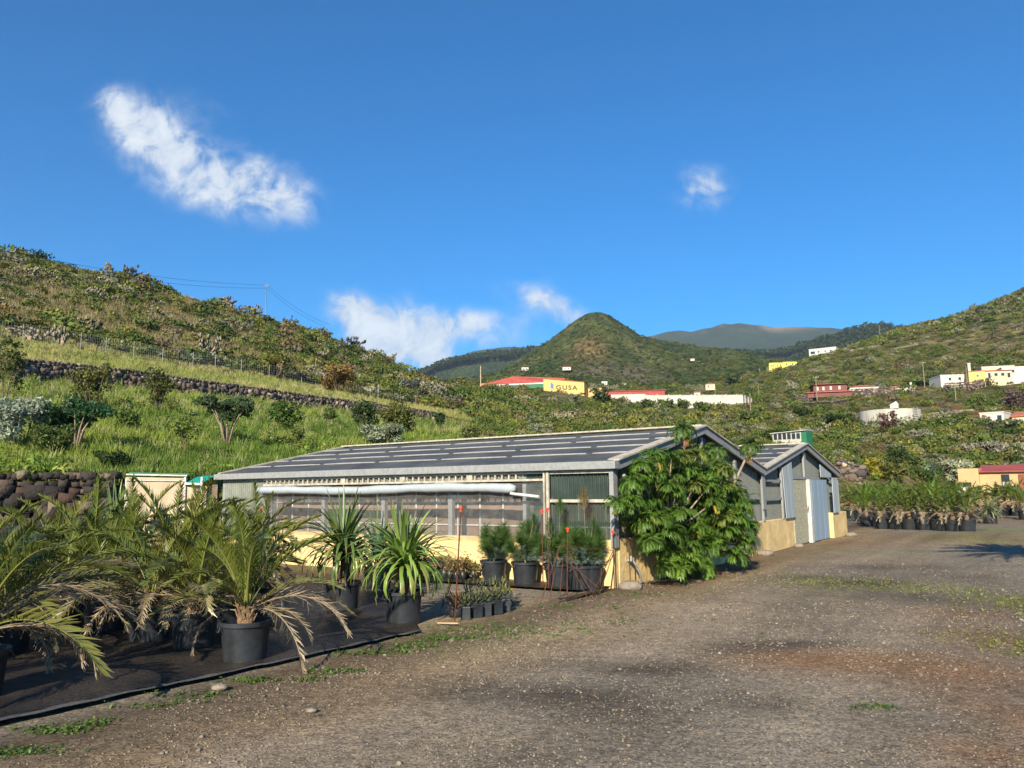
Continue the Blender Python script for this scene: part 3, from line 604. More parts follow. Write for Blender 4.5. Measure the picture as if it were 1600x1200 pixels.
def zone(az, r, x, y, idx):
    n = len(az); big = fbm(x / 30, y / 30, 81); keep = np.ones(n, bool)
    left = (az < R(-3)) & (idx < 6.5)
    cl = pick(n, dict(olive=4, green=3, lime=1.6, dark=2, grey=1, rust=.2, brown=1.2, yellow=.2), x, y); cr = pick(n, dict(olive=4, green=4, lime=2, dark=1.5, grey=1.6, brown=1.2, yellow=.3, pale=.5), x, y)
    cf = pick(n, dict(olive=3, green=4, dark=4, brown=.3, grey=.4), x, y) * .8
    # the grassy terraces on the left stay open
    keep &= ~(left & (idx < 4.02)); keep &= ~(left & (idx >= 4) & (big > .5) & (RNG.uniform(0, 1, n) > .3) & (az < R(-14)))
    keep &= ~((az < R(-3)) & (az > R(-14)) & (idx < 2.2) & (r < 44) & False)
    keep &= ~((big > .58) & (RNG.uniform(0, 1, n) > .55))
    t = np.where(left[:, None], cl, cr); far = (idx > 8.2) | ((idx > 6.9) & (az < R(16))); t = np.where(far[:, None], cf, t)
    px_ = 800 + FPX * np.tan(az) * 1.01; keep &= ~((px_ > 845) & (px_ < 922) & (r > 195) & (r < 262) & (RNG.uniform(0, 1, n) > .12)); return keep & (idx > .9), t
prN = [blob(170, i, .17, 5) for i in range(5)]; prM = [blob(115, 10 + i, .185, 6) for i in range(5)]; prF = [blob(26, 20 + i, .42, 3, .9) for i in range(4)]
scatter('near_scrub', 'dense low mixed scrub covering the slope just beyond the greenhouses', 'scrub', 3600, 42, 130, prN, lambda r, x, y: RNG.uniform(.45, 1.15, len(r)) * (r / 70) ** .35, zone, -12, 42)
scatter('hillside_scrub', 'olive and dark green scrub bushes covering the steep slopes around the valley', 'scrub', 15000, 100, 480, prM, lambda r, x, y: RNG.uniform(.6, 1.6, len(r)) * (r / 200) ** .45 * np.where(RNG.uniform(size=len(r)) < .12, 1.8, 1) * np.where(x < 0, 1.2, 1), zone)
scatter('far_scrub', 'dark bushes covering the conical hill and the valley floor', 'scrub', 13000, 420, 1000, prF, lambda r, x, y: RNG.uniform(1.0, 2.5, len(r)) * (r / 700) ** .5, zone)
def zfar(az, r, x, y, idx): return (idx > 9.5) & (idx < 11.1) & (r > 1500), pick(len(az), dict(dark=5, green=1)) * .55
scatter('distant_forest', 'dark forest trees on the far ridges', 'forest', 12000, 1500, 2060, [blob(12, 40 + i, .7, 2, 1.5) for i in range(3)], lambda r, x, y: RNG.uniform(3.5, 8, len(r)), zfar, -8, 36)

# prickly pears scattered through the slopes
CACT = [pads(60, 60 + i, .13) for i in range(6)]
def zc(az, r, x, y, idx):
    n = len(az); keep = ((az < R(-3)) & (idx > 4.0)) | (RNG.uniform(0, 1, n) < .12); keep &= fbm(x / 9, y / 9, 91) > .5
    return keep & (idx > 1), np.array((.23, .225, .14)) * RNG.uniform(.7, 1.2, (n, 1)) * np.array([1, 1, 1])
scatter('prickly_pear_scrub', 'grey-green prickly pear thickets mixed into the hillside scrub', 'cactus scrub', 1000, 100, 330, CACT, lambda r, x, y: RNG.uniform(1.1, 2.3, len(r)), zc, sink=.05)

# ------------------------------------------------------------------ grass
def tuft(n, seed, h=1., lean=.5, w=.035, seg=1):
    rng = np.random.default_rng(seed); a = rng.uniform(0, 6.28, n); l = rng.uniform(.05, lean, n); hh = h * rng.uniform(.5, 1, n)
    b = np.stack([rng.normal(size=n) * .22, rng.normal(size=n) * .22, np.zeros(n)], 1); d = np.stack([np.cos(a) * l, np.sin(a) * l, hh], 1)
    s = np.stack([-np.sin(a + 1), np.cos(a + 1), np.zeros(n)], 1) * w
    P = np.stack([b - s, b + s, b + d * .98 + s * .25, b + d - s * .25], 1)
    return P.reshape(-1, 3), np.arange(4 * n).reshape(-1, 4), np.repeat(rng.uniform(.7, 1.35, (n, 1)), 4, 0) * np.ones(3)
TF = [tuft(16, 100 + i) for i in range(5)]
def g_slope(az, r, x, y, idx):
    n = len(az); nn_ = fbm(x / 5, y / 5, 93); c = np.where((nn_ > .46)[:, None], np.array((.185, .235, .040)), np.array((.105, .165, .028))) * RNG.uniform(.7, 1.35, (n, 1))
    pale = RNG.uniform(0, 1, n) < np.where(idx > 1.5, .45, .12); c = np.where(pale[:, None], np.array((.30, .30, .12)), c)
    return (idx > .95) & (idx < 2.02) & (az < R(4)), c
scatter('slope_grass', 'tall fresh green grass and herbs on the slope between the two dry stone walls', 'grass', 16000, 21, 150, TF, lambda r, x, y: RNG.uniform(.25, .5, len(r)) * (r / 35) ** .35, g_slope, -42, 2, 'grass', .9, .05)
def g_terr(az, r, x, y, idx):
    n = len(az); return (idx > 2.98) & (idx < 4.2) & (az < R(-2)), np.where((fbm(x / 6, y / 6, 95) > .48)[:, None], np.array((.36, .33, .13)), np.array((.27, .29, .08))) * RNG.uniform(.75, 1.25, (n, 1))
scatter('terrace_grass', 'pale yellowish grass on the narrow terrace above the upper stone wall', 'grass', 14000, 58, 180, TF, lambda r, x, y: RNG.uniform(.35, .6, len(r)), g_terr, -42, 0, 'grass', .9, .05)
def g_hill(az, r, x, y, idx):
    n = len(az); return (idx > 4.1) & (idx < 5.05) & (az < R(-8)), np.array((.29, .235, .115)) * RNG.uniform(.6, 1.25, (n, 1))
scatter('dry_hill_grass', 'straw coloured dry grass between the bushes of the left hillside', 'grass', 9000, 90, 215, TF, lambda r, x, y: RNG.uniform(.6, 1.1, len(r)), g_hill, -42, -8, 'grass', .9, .05)
# flowering herbs on the near slope
def g_fl(az, r, x, y, idx):
    n = len(az); return (idx > .98) & (idx < 1.9) & (fbm(x / 6, y / 6, 97) > .5), np.where((RNG.uniform(0, 1, n) < .7)[:, None], np.array((.15, .23, .04)), np.array((.26, .28, .07))) * RNG.uniform(.7, 1.3, (n, 1))
scatter('slope_herbs', 'leafy weeds and small herbs growing thickly among the slope grass', 'weeds', 2300, 21, 120, [blob(60, 50 + i, .16, 4, .9, 2) for i in range(4)], lambda r, x, y: RNG.uniform(.25, .6, len(r)), g_fl, -42, 4, 'grass', .9, .1)

# ------------------------------------------------------------------ dry stone walls
def stone_wall(name, label, path, top_fn, h, size, seed, rows=None, base=I1, bright=1.6):
    """path: list of world xy; stones stacked against a dark core"""
    rng = np.random.default_rng(seed); P = [np.array(p, float) for p in path]
    seg = [np.linalg.norm(b[:2] - a[:2]) for a, b in zip(P, P[1:])]; L = sum(seg); cum = np.concatenate([[0], np.cumsum(seg)])
    def at(s):
        i = min(np.searchsorted(cum, s, 'right') - 1, len(seg) - 1); t = (s - cum[i]) / seg[i]; return P[i] + (P[i + 1] - P[i]) * t, (P[i + 1] - P[i])[:2] / seg[i]
    pos = []; sz = []
    z = 0.; row = 0
    while z < h - .02:
        last = z + size * .54 > h - size * .5; s = rng.uniform(0, size)
        while s < L:
            k = rng.uniform(.5, 1.5) if not last else rng.uniform(.4, .9)
            p, d = at(s); pos.append((p[0] + d[1] * rng.uniform(-.08, .03) * -1, p[1] - d[0] * rng.uniform(-.08, .03) * -1, p[2] + z + size * .3 + rng.uniform(-.08, .08) * size)); sz.append(size * .50 * k * np.array([rng.uniform(.9, 1.4), .95, rng.uniform(.75, 1.1)])); s += size * k * rng.uniform(.62, .9)
        z += size * .54
    n = len(pos); pos = np.array(pos); sz = np.array(sz)
    cols = bright * np.array([(.085, .068, .060), (.055, .047, .045), (.125, .095, .075), (.19, .15, .105), (.10, .06, .048), (.25, .20, .14)])[rng.choice(6, n, p=[.33, .25, .2, .09, .08, .05])] * rng.uniform(.7, 1.3, (n, 1))
    acc = Acc(); yw_ = math.atan2(P[-1][1] - P[0][1], P[-1][0] - P[0][0]); stones(acc, pos, sz, cols, base, .34, .85, yw_); V, F, C = acc.out(); root = thing(name, label, 'stone wall', tuple(P[0]))
    mesh_np('stones', V - P[0], F, MT['rock'], C, root)
    mb = MB()
    for a, b in zip(P, P[1:]):
        d = (b - a)[:2] / np.linalg.norm((b - a)[:2]); o = np.array([-d[1], d[0], 0]) * .3
        q = [a, b, b + o, a + o]; A_ = [tuple(p - P[0] - np.array([0, 0, .3])) for p in q]; B_ = [tuple(p - P[0] + np.array([0, 0, h - .12])) for p in q]
        mb.add(A_ + B_, [(0, 3, 2, 1), (4, 5, 6, 7), (0, 1, 5, 4), (1, 2, 6, 5), (2, 3, 7, 6), (3, 0, 4, 7)])
    mb.build('core', MT['soil'], root); return root
azs = [R(a) for a in np.linspace(-44, -27.2, 8)]
stone_wall('stone_wall', 'dark lava stone retaining wall behind the potted palms, left of the tan screen', [(21.1 * math.sin(a), 21.1 * math.cos(a), 0) for a in azs], None, 2.0, .33, 5, base=BX, bright=.6)
up = []
for px in [22, 60, 100, 150, 200, 250, 300, 350, 400, 450, 480, 515, 550, 585, 620, 650, 680]:
    a = math.atan2(pdir(px, 600).x, pdir(px, 600).y); r = math.exp(float(np.interp(a, LC[0], LC[1]))) - .15; up.append((r * math.sin(a), r * math.cos(a), float(np.interp(a, LD[0], LD[2])) - 1.42))
stone_wall('terrace_wall', 'long dry stone terrace wall running across the grassy hillside', up, None, 1.5, .36, 6, base=BX)

# ------------------------------------------------------------------ individual shrubs, trees, cacti
def px_r(p): return math.hypot(p.x, p.y)
def shrub(px, py, wpx, hpx, label, cat='shrub', kind='bush', col='green', name=None, group=None, rmin=19, nl=1.0, r=None, seed=None):
    if r is None: p, rr = ray(px, py, rmin)
    else:
        p = atr(px, py, r); rr = r
    w = wpx / FPX * rr / 2; h = hpx / FPX * rr; seed = seed or int(px * 7 + py); rng = np.random.default_rng(seed)
    c = np.array(PAL[col] if isinstance(col, str) else col); ls = max(.05, rr * .0019)
    root = thing(name or cat.replace(' ', '_'), label, cat, p, 0, group)
    if kind == 'cactus':
        V, F, C = pads(95, seed, .12); sc = np.array([w, w, h]); mesh_np('pads', V * sc, F, MT['scrub'], C * c, root)
        mb = MB(); mb.tube([(0, 0, -.2), (0, 0, h * .3)], [w * .12, w * .08], 6); mb.tube([(0, 0, 0), (w * .35, 0, h * .35)], [w * .09, w * .05], 6); mb.tube([(0, 0, 0), (-w * .35, 0, h * .35)], [w * .09, w * .05], 6); mb.build('trunk', 'palebark', root)
        return root
    trunk_h = dict(bush=.12, tree=.16, rosette=.35, column=.12, silver=.08)[kind]
    mb = MB(); tips = []; tk = .55 if kind != 'rosette' else .8
    nb = dict(bush=7, tree=9, rosette=9, column=6, silver=6)[kind]
    for i in range(nb):
        a = 6.28 * i / nb + rng.uniform(-.4, .4); q = rng.uniform(.25, .8) if kind != 'column' else rng.uniform(.1, .35); hz = rng.uniform(.45, .9) if kind != 'rosette' else rng.uniform(.6, .85)
        tip = Vector((math.cos(a) * w * q, math.sin(a) * w * q, h * hz)); mid = Vector((tip.x * .35, tip.y * .35, h * trunk_h)); tips.append(tip)
        mb.tube([(tip.x * .05, tip.y * .05, -.15), mid, (mid + tip) * .5 + Vector((0, 0, h * .04)), tip], [w * .055 * tk, w * .035 * tk, w * .022 * tk, w * .01 * tk], 5)
    mb.build('trunk', 'palebark' if kind == 'rosette' else 'bark', root, smooth=True)
    Vs = []; Cs = []
    lobes = [(t, rng.uniform(.30, .5) * (w if kind != 'column' else w * 1.3)) for t in tips] + [(Vector((rng.uniform(-.5, .5) * w, rng.uniform(-.5, .5) * w, h * rng.uniform(.45, .8))), w * rng.uniform(.25, .45)) for _ in range(5)]
    if kind == 'silver': lobes += [(Vector((rng.uniform(-.7, .7) * w, rng.uniform(-.7, .7) * w, h * rng.uniform(.25, .5))), w * .35) for _ in range(5)]
    if kind in ('bush', 'tree'): lobes += [(Vector((rng.uniform(-.65, .65) * w, rng.uniform(-.65, .65) * w, h * rng.uniform(.15, .5))), w * .36) for _ in range(7)]
    for (t, rad) in lobes:
        k = int(np.clip(5.0 * (rad / ls) ** 2, 25, 420) * nl); vr_ = min(rad * .9, h * .26)
        d = rng.normal(size=(k, 3)); d /= np.linalg.norm(d, axis=1, keepdims=True)
        if kind == 'rosette': d[:, 2] = np.abs(d[:, 2]) * 1.0 - .25
        cpos = np.array(t) + d * np.array([rad, rad, vr_]) * rng.uniform(.35, 1.05, (k, 1)); cpos[:, 2] = np.clip(cpos[:, 2], .02 * h, h * 1.02)
        asp = dict(bush=1.6, tree=1.6, rosette=2.6, column=1.8, silver=2.4)[kind]
        P, _ = rand_quads(k, cpos, ls * 1.25, rng, d, asp); Vs.append(P); Cs.append(np.repeat(rng.uniform(.6, 1.45, (k, 1)), 4, 0) * rng.uniform(.8, 1.2))
    V = np.concatenate(Vs); C = np.concatenate(Cs) * c
    mesh_np('crown', V, np.arange(len(V)).reshape(-1, 4), MT['scrub' if kind == 'silver' else 'leaf'], C, root)
    return root
SG = 'shrubs on the grassy slope'
shrub(28, 700, 92, 66, 'silvery white-green daisy bush at the left end of the grassy slope', 'shrub', 'silver', (.22, .26, .19), 'silver_bush', SG)
shrub(118, 700, 92, 66, 'dark green rosette shrub with bare stems beside the silvery bush', 'shrub', 'rosette', (.035, .085, .030), 'rosette_shrub', SG)
shrub(80, 712, 60, 40, 'low bright leafy shrub in front of the rosette shrub', 'shrub', 'bush', 'green', 'shrub', SG)
shrub(143, 640, 56, 62, 'dark loose young tree just below the left part of the terrace wall', 'tree', 'tree', 'olive', 'young_tree', SG)
shrub(247, 642, 54, 64, 'rounded olive green tree standing in front of the terrace wall', 'tree', 'tree', (.09, .10, .025), 'young_tree', SG)
shrub(355, 694, 80, 76, 'umbrella shaped shrub on several bare reddish stems, largest on the slope', 'tree', 'rosette', (.045, .075, .028), 'bare_stem_tree', SG)
shrub(285, 712, 60, 60, 'thin pale sapling with yellow-green leaves left of the bare-stemmed tree', 'tree', 'column', (.13, .17, .03), 'sapling', SG, nl=.4)
shrub(440, 672, 56, 42, 'bright green leafy bush right of the bare-stemmed tree', 'shrub', 'bush', (.07, .12, .02), 'shrub', SG)
shrub(464, 703, 30, 36, 'small yellow-green bush above the left end of the greenhouse roof', 'shrub', 'bush', (.12, .15, .03), 'shrub', SG)
shrub(515, 667, 28, 32, 'small upright green bush mid slope between two larger ones', 'shrub', 'column', 'green', 'shrub', SG)
shrub(568, 668, 56, 50, 'dark green bush in front of the right part of the terrace wall', 'shrub', 'bush', (.045, .075, .022), 'shrub', SG)
shrub(620, 672, 62, 48, 'wide olive bush touching the right end of the terrace wall', 'shrub', 'bush', 'olive', 'shrub', SG)
shrub(688, 680, 26, 38, 'narrow dark bush beyond the greenhouse roof, right of the wall end', 'shrub', 'column', 'dark', 'shrub', SG)
shrub(598, 697, 72, 30, 'low pale grey-green cushion bush above the greenhouse ridge', 'shrub', 'silver', (.20, .23, .15), 'silver_bush', SG)
shrub(732, 690, 34, 26, 'rounded olive bush beside the grey thicket beyond the ridge', 'shrub', 'bush', 'olive', 'shrub', SG)
shrub(8, 625, 48, 90, 'tall feathery tree cut off by the left edge of the picture', 'tree', 'tree', (.10, .12, .035), 'feathery_tree', SG)
shrub(175, 735, 50, 26, 'low dark weed clump above the lower stone wall', 'shrub', 'bush', 'dark', 'shrub', SG)
shrub(198, 672, 40, 30, 'leafy light green bush in the middle of the slope', 'shrub', 'bush', (.10, .15, .03), 'shrub', SG)
CG = 'large prickly pears on the left hill'
cg = (.25, .225, .165)
for (x, y, w, h, lb) in [
    (325, 560, 58, 48, 'big round pale prickly pear standing alone above the fence'),
    (97, 540, 36, 46, 'tall prickly pear behind the fence near the left edge'),
    (48, 532, 62, 26, 'low row of prickly pears behind the left end of the fence'),
    (172, 428, 26, 24, 'leftmost prickly pear on the skyline of the left hill'),
    (202, 436, 30, 28, 'dark middle prickly pear on the skyline'),
    (230, 442, 26, 24, 'third prickly pear on the skyline from the left'),
    (150, 470, 40, 28, 'prickly pear in the straw grass high on the left hill'),
    (356, 478, 46, 26, 'wide prickly pear clump left of the utility pole'),
    (398, 492, 28, 24, 'prickly pear right beside the utility pole on the skyline'),
    (452, 510, 32, 22, 'dark prickly pear on the skyline right of the utility pole'),
    (552, 546, 44, 26, 'wide dark prickly pear on the falling skyline'),
    (574, 570, 30, 24, 'pale prickly pear just below the falling skyline'),
    (608, 566, 38, 22, 'spreading prickly pear under the clouds on the falling skyline'),
    (622, 596, 34, 26, 'grey prickly pear in the scrub above the terrace wall end'),
    (686, 622, 32, 34, 'dead-looking grey prickly pear near the foot of the hill'),
    (375, 515, 26, 18, 'small prickly pear below the utility pole'),
    (240, 505, 26, 16, 'small prickly pear halfway up the hill'),
    (500, 560, 30, 20, 'prickly pear on the slope above the orange bush')]:
    shrub(x, y, w, h, lb, 'cactus', 'cactus', cg if 'dark' not in lb else (.12, .105, .07), 'prickly_pear', CG, rmin=80)
shrub(528, 612, 62, 42, 'rust-orange bush behind the terrace wall', 'shrub', 'bush', (.18, .115, .035), 'orange_bush', rmin=100)
shrub(430, 590, 60, 36, 'yellow-green bush behind the fence, left of the orange bush', 'shrub', 'bush', (.15, .15, .03), 'shrub', rmin=100)
shrub(640, 620, 40, 30, 'grey-green bush at the foot of the left hill', 'shrub', 'bush', (.12, .13, .09), 'shrub', rmin=100)
RG = 'bushes beyond the right palm bed'
for (x, y, w, h, k, c, lb) in [
    (1366, 748, 26, 32, 'bush', (.25, .22, .02), 'bright yellow bush beyond the palm bed'), (1402, 742, 34, 42, 'bush', 'dark', 'dark green bush right of the yellow bush'),
    (1430, 745, 26, 30, 'bush', 'green', 'mid green bush right of the dark one'), (1396, 752, 40, 26, 'bush', 'olive', 'low olive bush under the dark bush'),
    (1450, 752, 34, 26, 'silver', (.10, .14, .09), 'blue-grey bush left of the pale cushion bush'), (1495, 758, 52, 32, 'silver', (.26, .28, .17), 'pale grey-green cushion bush left of the yellow house'),
    (1330, 742, 30, 24, 'bush', 'green', 'green bush overhanging the small stone wall'), (1540, 712, 60, 18, 'silver', (.20, .19, .14), 'grey twiggy thicket above the yellow house'),
    (1390, 676, 30, 28, 'bush', (.14, .075, .06), 'reddish brown bush in front of the round tank'), (1590, 642, 30, 30, 'bush', (.11, .075, .065), 'purple-brown bare bush at the right edge'),
    (1218, 694, 50, 22, 'bush', 'green', 'dark green bush in front of the green shed'), (1040, 690, 40, 20, 'bush', 'green', 'bright green bush behind the ridge')]:
    shrub(x, y, w, h, lb, 'shrub', k, c, 'shrub', RG, rmin=50)
for (x, y, w, h, lb) in [(1012, 641, 24, 18, 'round bush in front of the white boundary wall, left'), (1040, 642, 30, 18, 'second round bush along the white boundary wall'), (1068, 643, 28, 20, 'third round bush along the white boundary wall'), (1098, 650, 30, 22, 'larger round bush near the end of the white boundary wall'), (940, 632, 34, 24, 'dark shrub in front of the red and white shed'), (1345, 608, 10, 10, 'small dark tree beside the white farmhouse')]:
    shrub(x, y, w, h, lb, 'shrub', 'bush', 'dark' if 'dark' in lb else 'green', 'shrub', 'bushes by the industrial sheds', rmin=190)

# ------------------------------------------------------------------ buildings in the valley
def frame(px, py, r, yaw=0):
    p = atr(px, py, r); az = math.atan2(p.x, p.y); return p, -az + yaw
def house(name, label, cat, x0, x1, yb, yt, r, depth, wall, roofm, roof='flat', wins=(), yaw=0, rise=None, group=None, doors=(), over=.3, down=3, winmat='glass'):
    p, rz = frame((x0 + x1) / 2, yb, r, yaw); w = (x1 - x0) / FPX * r / max(.4, math.cos(yaw)) ; h = (yb - yt) / FPX * r; rise = rise if rise is not None else w * .12
    root = thing(name, label, cat, p, rz, group); b = MB(); b.box(-w / 2, w / 2, 0, depth, -down, h); b.build('wall', wall, root)
    q = MB()
    if roof == 'flat': q.box(-w / 2 - .08, w / 2 + .08, -.08, depth + .08, h + .003, h + .25)
    elif roof == 'shed':
        q.prism([(-w / 2 - over, -over, h + .01), (-w / 2 - over, depth + over, h + rise), (-w / 2 - over, depth + over, h + rise + .18), (-w / 2 - over, -over, h + .19)], 0, (w + 2 * over, 0, 0))
        g = MB(); g.prism([(-w / 2, 0, h), (-w / 2, depth, h), (-w / 2, depth, h + rise - .03)], 0, (.2, 0, 0)); g.prism([(w / 2 - .2, 0, h), (w / 2 - .2, depth, h), (w / 2 - .2, depth, h + rise - .03)], 0, (.2, 0, 0)); g.build('gable', wall, root)
    elif roof == 'hip':
        m = min(w, depth) * .45
        q.add([(-w / 2 - over, -over, h), (w / 2 + over, -over, h), (w / 2 + over, depth + over, h), (-w / 2 - over, depth + over, h), (-w / 2 + m, depth / 2, h + rise), (w / 2 - m, depth / 2, h + rise)], [(0, 1, 5, 4), (1, 2, 5), (2, 3, 4, 5), (3, 0, 4), (3, 2, 1, 0)])
    elif roof == 'gable':   # ridge across the picture
        q.prism([(-w / 2 - over, -over, h), (-w / 2 - over, depth / 2, h + rise), (-w / 2 - over, depth + over, h), ], 0, (w + 2 * over, 0, 0))
    elif roof == 'gablefront':
        q.prism([(-w / 2 - over, -over, h), (w / 2 + over, -over, h), (0, -over, h + rise)], 0, (0, depth + 2 * over, 0))
    q.build('roof', roofm, root)
    for (fx, fz, fw, fh) in wins:
        cx = -w / 2 + fx * w; cz = fz * h; hw = fw * w / 2; hh = fh * h / 2; m = MB(); m.box(cx - hw, cx + hw, -.05, .05, cz - hh, cz + hh); o = m.build('window', winmat, root)
        f = MB(); e = max(.06, hw * .12); f.box(cx - hw - e, cx + hw + e, -.09, .04, cz - hh - e, cz - hh - .002); f.box(cx - hw - e, cx + hw + e, -.09, .04, cz + hh + .002, cz + hh + e); f.build('frame', 'white', o)
    for (fx, fw, fh, m_) in doors:
        cx = -w / 2 + fx * w; hw = fw * w / 2; m = MB(); m.box(cx - hw, cx + hw, -.05, .05, 0, fh * h); m.build('door', m_, root)
    return root, w, h
# the industrial hall: low red gable roof, green fascia, yellow front wing with lettering
p, rz = frame(812, 609, 246, R(-14)); hall = thing('industrial_hall', 'red roofed industrial hall with a green front band and a yellow lettered side wall', 'factory', p, rz)
s = 246 / FPX
def X_(px): return (px - 812) * s
b = MB(); b.box(X_(742), X_(880), 4.5, 26, -4, 3.2); b.build('wall', 'farcream', hall)
b = MB(); b.prism([(X_(735), 3.4, 2.4), (X_(798), 3.4, 5.0), (X_(882), 3.4, 3.6), (X_(882), 3.4, 3.2), (X_(735), 3.4, 2.0)], 0, (0, 24, 0))
b.add([(X_(742), -.6, 1.5), (X_(852), -.6, 2.0), (X_(852), 3.4, 3.7), (X_(798), 3.4, 4.85), (X_(742), 3.4, 2.4)], [(0, 1, 2, 3, 4)]); b.build('roof', 'redroof', hall)
b = MB(); b.box(X_(765), X_(851), -.62, -.5, 1.55, 1.95); b.build('gutter', 'white', hall)
b = MB(); b.box(X_(765), X_(851), -.5, -.3, .2, 1.54); b.build('fascia', 'green', hall)
b = MB(); b.box(X_(780), X_(850), .6, .8, -3, .19); b.build('shutter', 'glass', hall)
# yellow wing turned slightly to the right
b = MB(); za, zb = 3.0, 1.75; xa, xb = X_(852), X_(913)
b.add([(xa, -1.4, -4), (xb, 2.0, -4), (xb, 12, -4), (xa, 12, -4), (xa, -1.4, za), (xb, 2.0, zb), (xb, 12, zb), (xa, 12, za)], [(0, 3, 2, 1), (4, 5, 6, 7), (0, 1, 5, 4), (1, 2, 6, 5), (2, 3, 7, 6), (3, 0, 4, 7)]); b.build('side_wall', 'faryel', hall)
b = MB(); b.bar((xa, -1.45, za + .09), (xb + .1, 1.98, zb + .09), .3, .16); b.bar((xb, 2, zb + .085), (xb, 12, zb + .085), .3, .16); b.build('coping', 'tile', hall)
ang = math.atan2(3.4, xb - xa)
def text(body, size, mtl, name, parent, loc, rot, ext=.02, sx=1):
    cu = bpy.data.curves.new(name, 'FONT'); cu.body = body; cu.size = size; cu.extrude = ext; cu.align_x = 'LEFT'; cu.offset = .035; cu.space_character = 1.25
    t = bpy.data.objects.new('tmp', cu); COL.objects.link(t); bpy.context.view_layer.update(); dg = bpy.context.evaluated_depsgraph_get(); me = bpy.data.meshes.new_from_object(t.evaluated_get(dg)); bpy.data.objects.remove(t)
    me.materials.clear(); me.materials.append(MT[mtl]); o = bpy.data.objects.new(name, me); COL.objects.link(o); o.parent = parent; o.location = loc; o.rotation_euler = rot; o.scale = (sx, 1, 1); return o
def onw(px, z, off=.06): t = (X_(px) - xa) / (xb - xa); return (X_(px), -1.4 + 3.4 * t - off, z)
text('GUSA', 1.95, 'letter', 'lettering', hall, onw(870.5, -.45), (math.pi / 2, R(1.5), ang), .03, 1.18)
b = MB(); x0, y0, z0 = onw(864.3, -.1, .1); b.box(x0 - .5, x0 + .5, y0, y0 + .06, z0, z0 + 1.1); b.prism([(x0 - .62, y0, z0 + 1.101), (x0 + .62, y0, z0 + 1.101), (x0 + .2, y0, z0 + 1.6), (x0, y0, z0 + 2), (x0 - .2, y0, z0 + 1.6)], 0, (0, .06, 0)); b.build('emblem', 'blue', hall)
pole_p = atr(751, 600, 232)
def pole(px, yb, yt, r, label, name='utility_pole', w=.14, m='wood', arms=1, group=None, arm=.8):
    p, rz = frame(px, yb, r); h = (yb - yt) / FPX * r; root = thing(name, label, 'pole', p, rz, group); b = MB(); b.tube([(0, 0, -2), (0, 0, h)], [w, w * .7], 8); b.build('post', m, root)
    if arms:
        b = MB()
        for k in range(arms): b.box(-arm, arm, -.06, .06, h - .5 - k * .7, h - .38 - k * .7)
        b.build('crossarm', m, root)
        b = MB(); [b.tube([(x, 0, h - .38), (x, 0, h - .15)], .05, 6) for x in (-arm * .9, 0.25, arm * .9)]; b.build('insulators', 'offwhite', root)
    return root, p + Vector((0, 0, h - .2))
UP = 'utility poles'
_, T1 = pole(415, 482, 444, 214, 'slim grey pole on the skyline of the left hill, carrying the wires', m='galv', w=.12, arms=1, group=UP, arm=.5)
pole(751, 600, 571, 232, 'pale mast at the left end of the red hall roof', 'mast', .13, 'farcream', 0)
pole(1173, 641, 615, 224, 'pole at the right corner of the white boundary wall', group=UP, arms=0)
pole(1277, 628, 590, 238, 'utility pole left of the maroon house', group=UP); pole(1445, 606, 569, 262, 'utility pole on the slope between the white cottage and the long white farmhouse', group=UP)
pole(1495, 640, 607, 215, 'utility pole standing below the long farmhouse', group=UP); pole(1512, 603, 575, 256, 'thin pole in front of the long white farmhouse', group=UP, arms=0, w=.1); pole(1118, 618, 600, 285, 'short pole right of the little orange hut', group=UP, arms=0, w=.1)
pole(1186, 622, 600, 290, 'thin pole by the bare earth bank behind the white boundary wall', group=UP, arms=0, w=.1); pole(1374, 516, 508, 445, 'pole on the far skyline of the right hill', group=UP, arms=0, w=.15)
def wire(name, label, a, b, sag, rad=.03):
    m = MB(); pts = [a.lerp(b, t) - Vector((0, 0, sag * 4 * t * (1 - t))) for t in [i / 24 for i in range(25)]]; loc = pts[0]
    m.tube([q - loc for q in pts], rad, 4); o = m.build(name, 'wire', None, loc); tag(o, label, 'cable', 'power lines over the left hill'); return o
wire('power_line', 'long power line sagging from the upper left to the skyline pole', T1, atr(-60, 378, 150), 1.6, .028); wire('power_line', 'second power line just under the long one left of the skyline pole', T1 - Vector((0, 0, .9)), atr(-60, 388, 150), 1.8, .028)
wire('power_line', 'upper power line running down right from the skyline pole', T1, atr(515, 507, 240), 1.2, .03); wire('power_line', 'lower power line running down right from the skyline pole', T1 - Vector((0, 0, .8)), atr(505, 508, 240), 1.2, .03)

house('yellow_annex', 'small yellow annex with a dark sloping roof right of the lettered hall', 'building', 915, 940, 617, 606, 250, 7, MT['faryel'], MT['bark'], 'shed', [(.3, .5, .14, .3)], R(-10), rise=.7, down=4)
r_, w_, h_ = house('red_shed', 'long shed with red metal front and lower white wall', 'shed', 944, 1038, 626, 611, 262, 14, MT['redroof'], MT['redroof'], 'shed', [], R(4), rise=.6, down=5)
b = MB(); b.box(-w_ / 2, w_ * .17, -1.2, -.05, -4, h_ * .62); b.build('white_front', 'farwhite', r_); b = MB(); b.box(-w_ * .4, -w_ * .38, -1.3, -1.21, -1, h_ * .62); b.bar((-w_ * .4, -1.25, h_ * .1), (-w_ * .3, -1.25, h_ * .4), .1, .12); b.build('brace', 'redroof', r_)
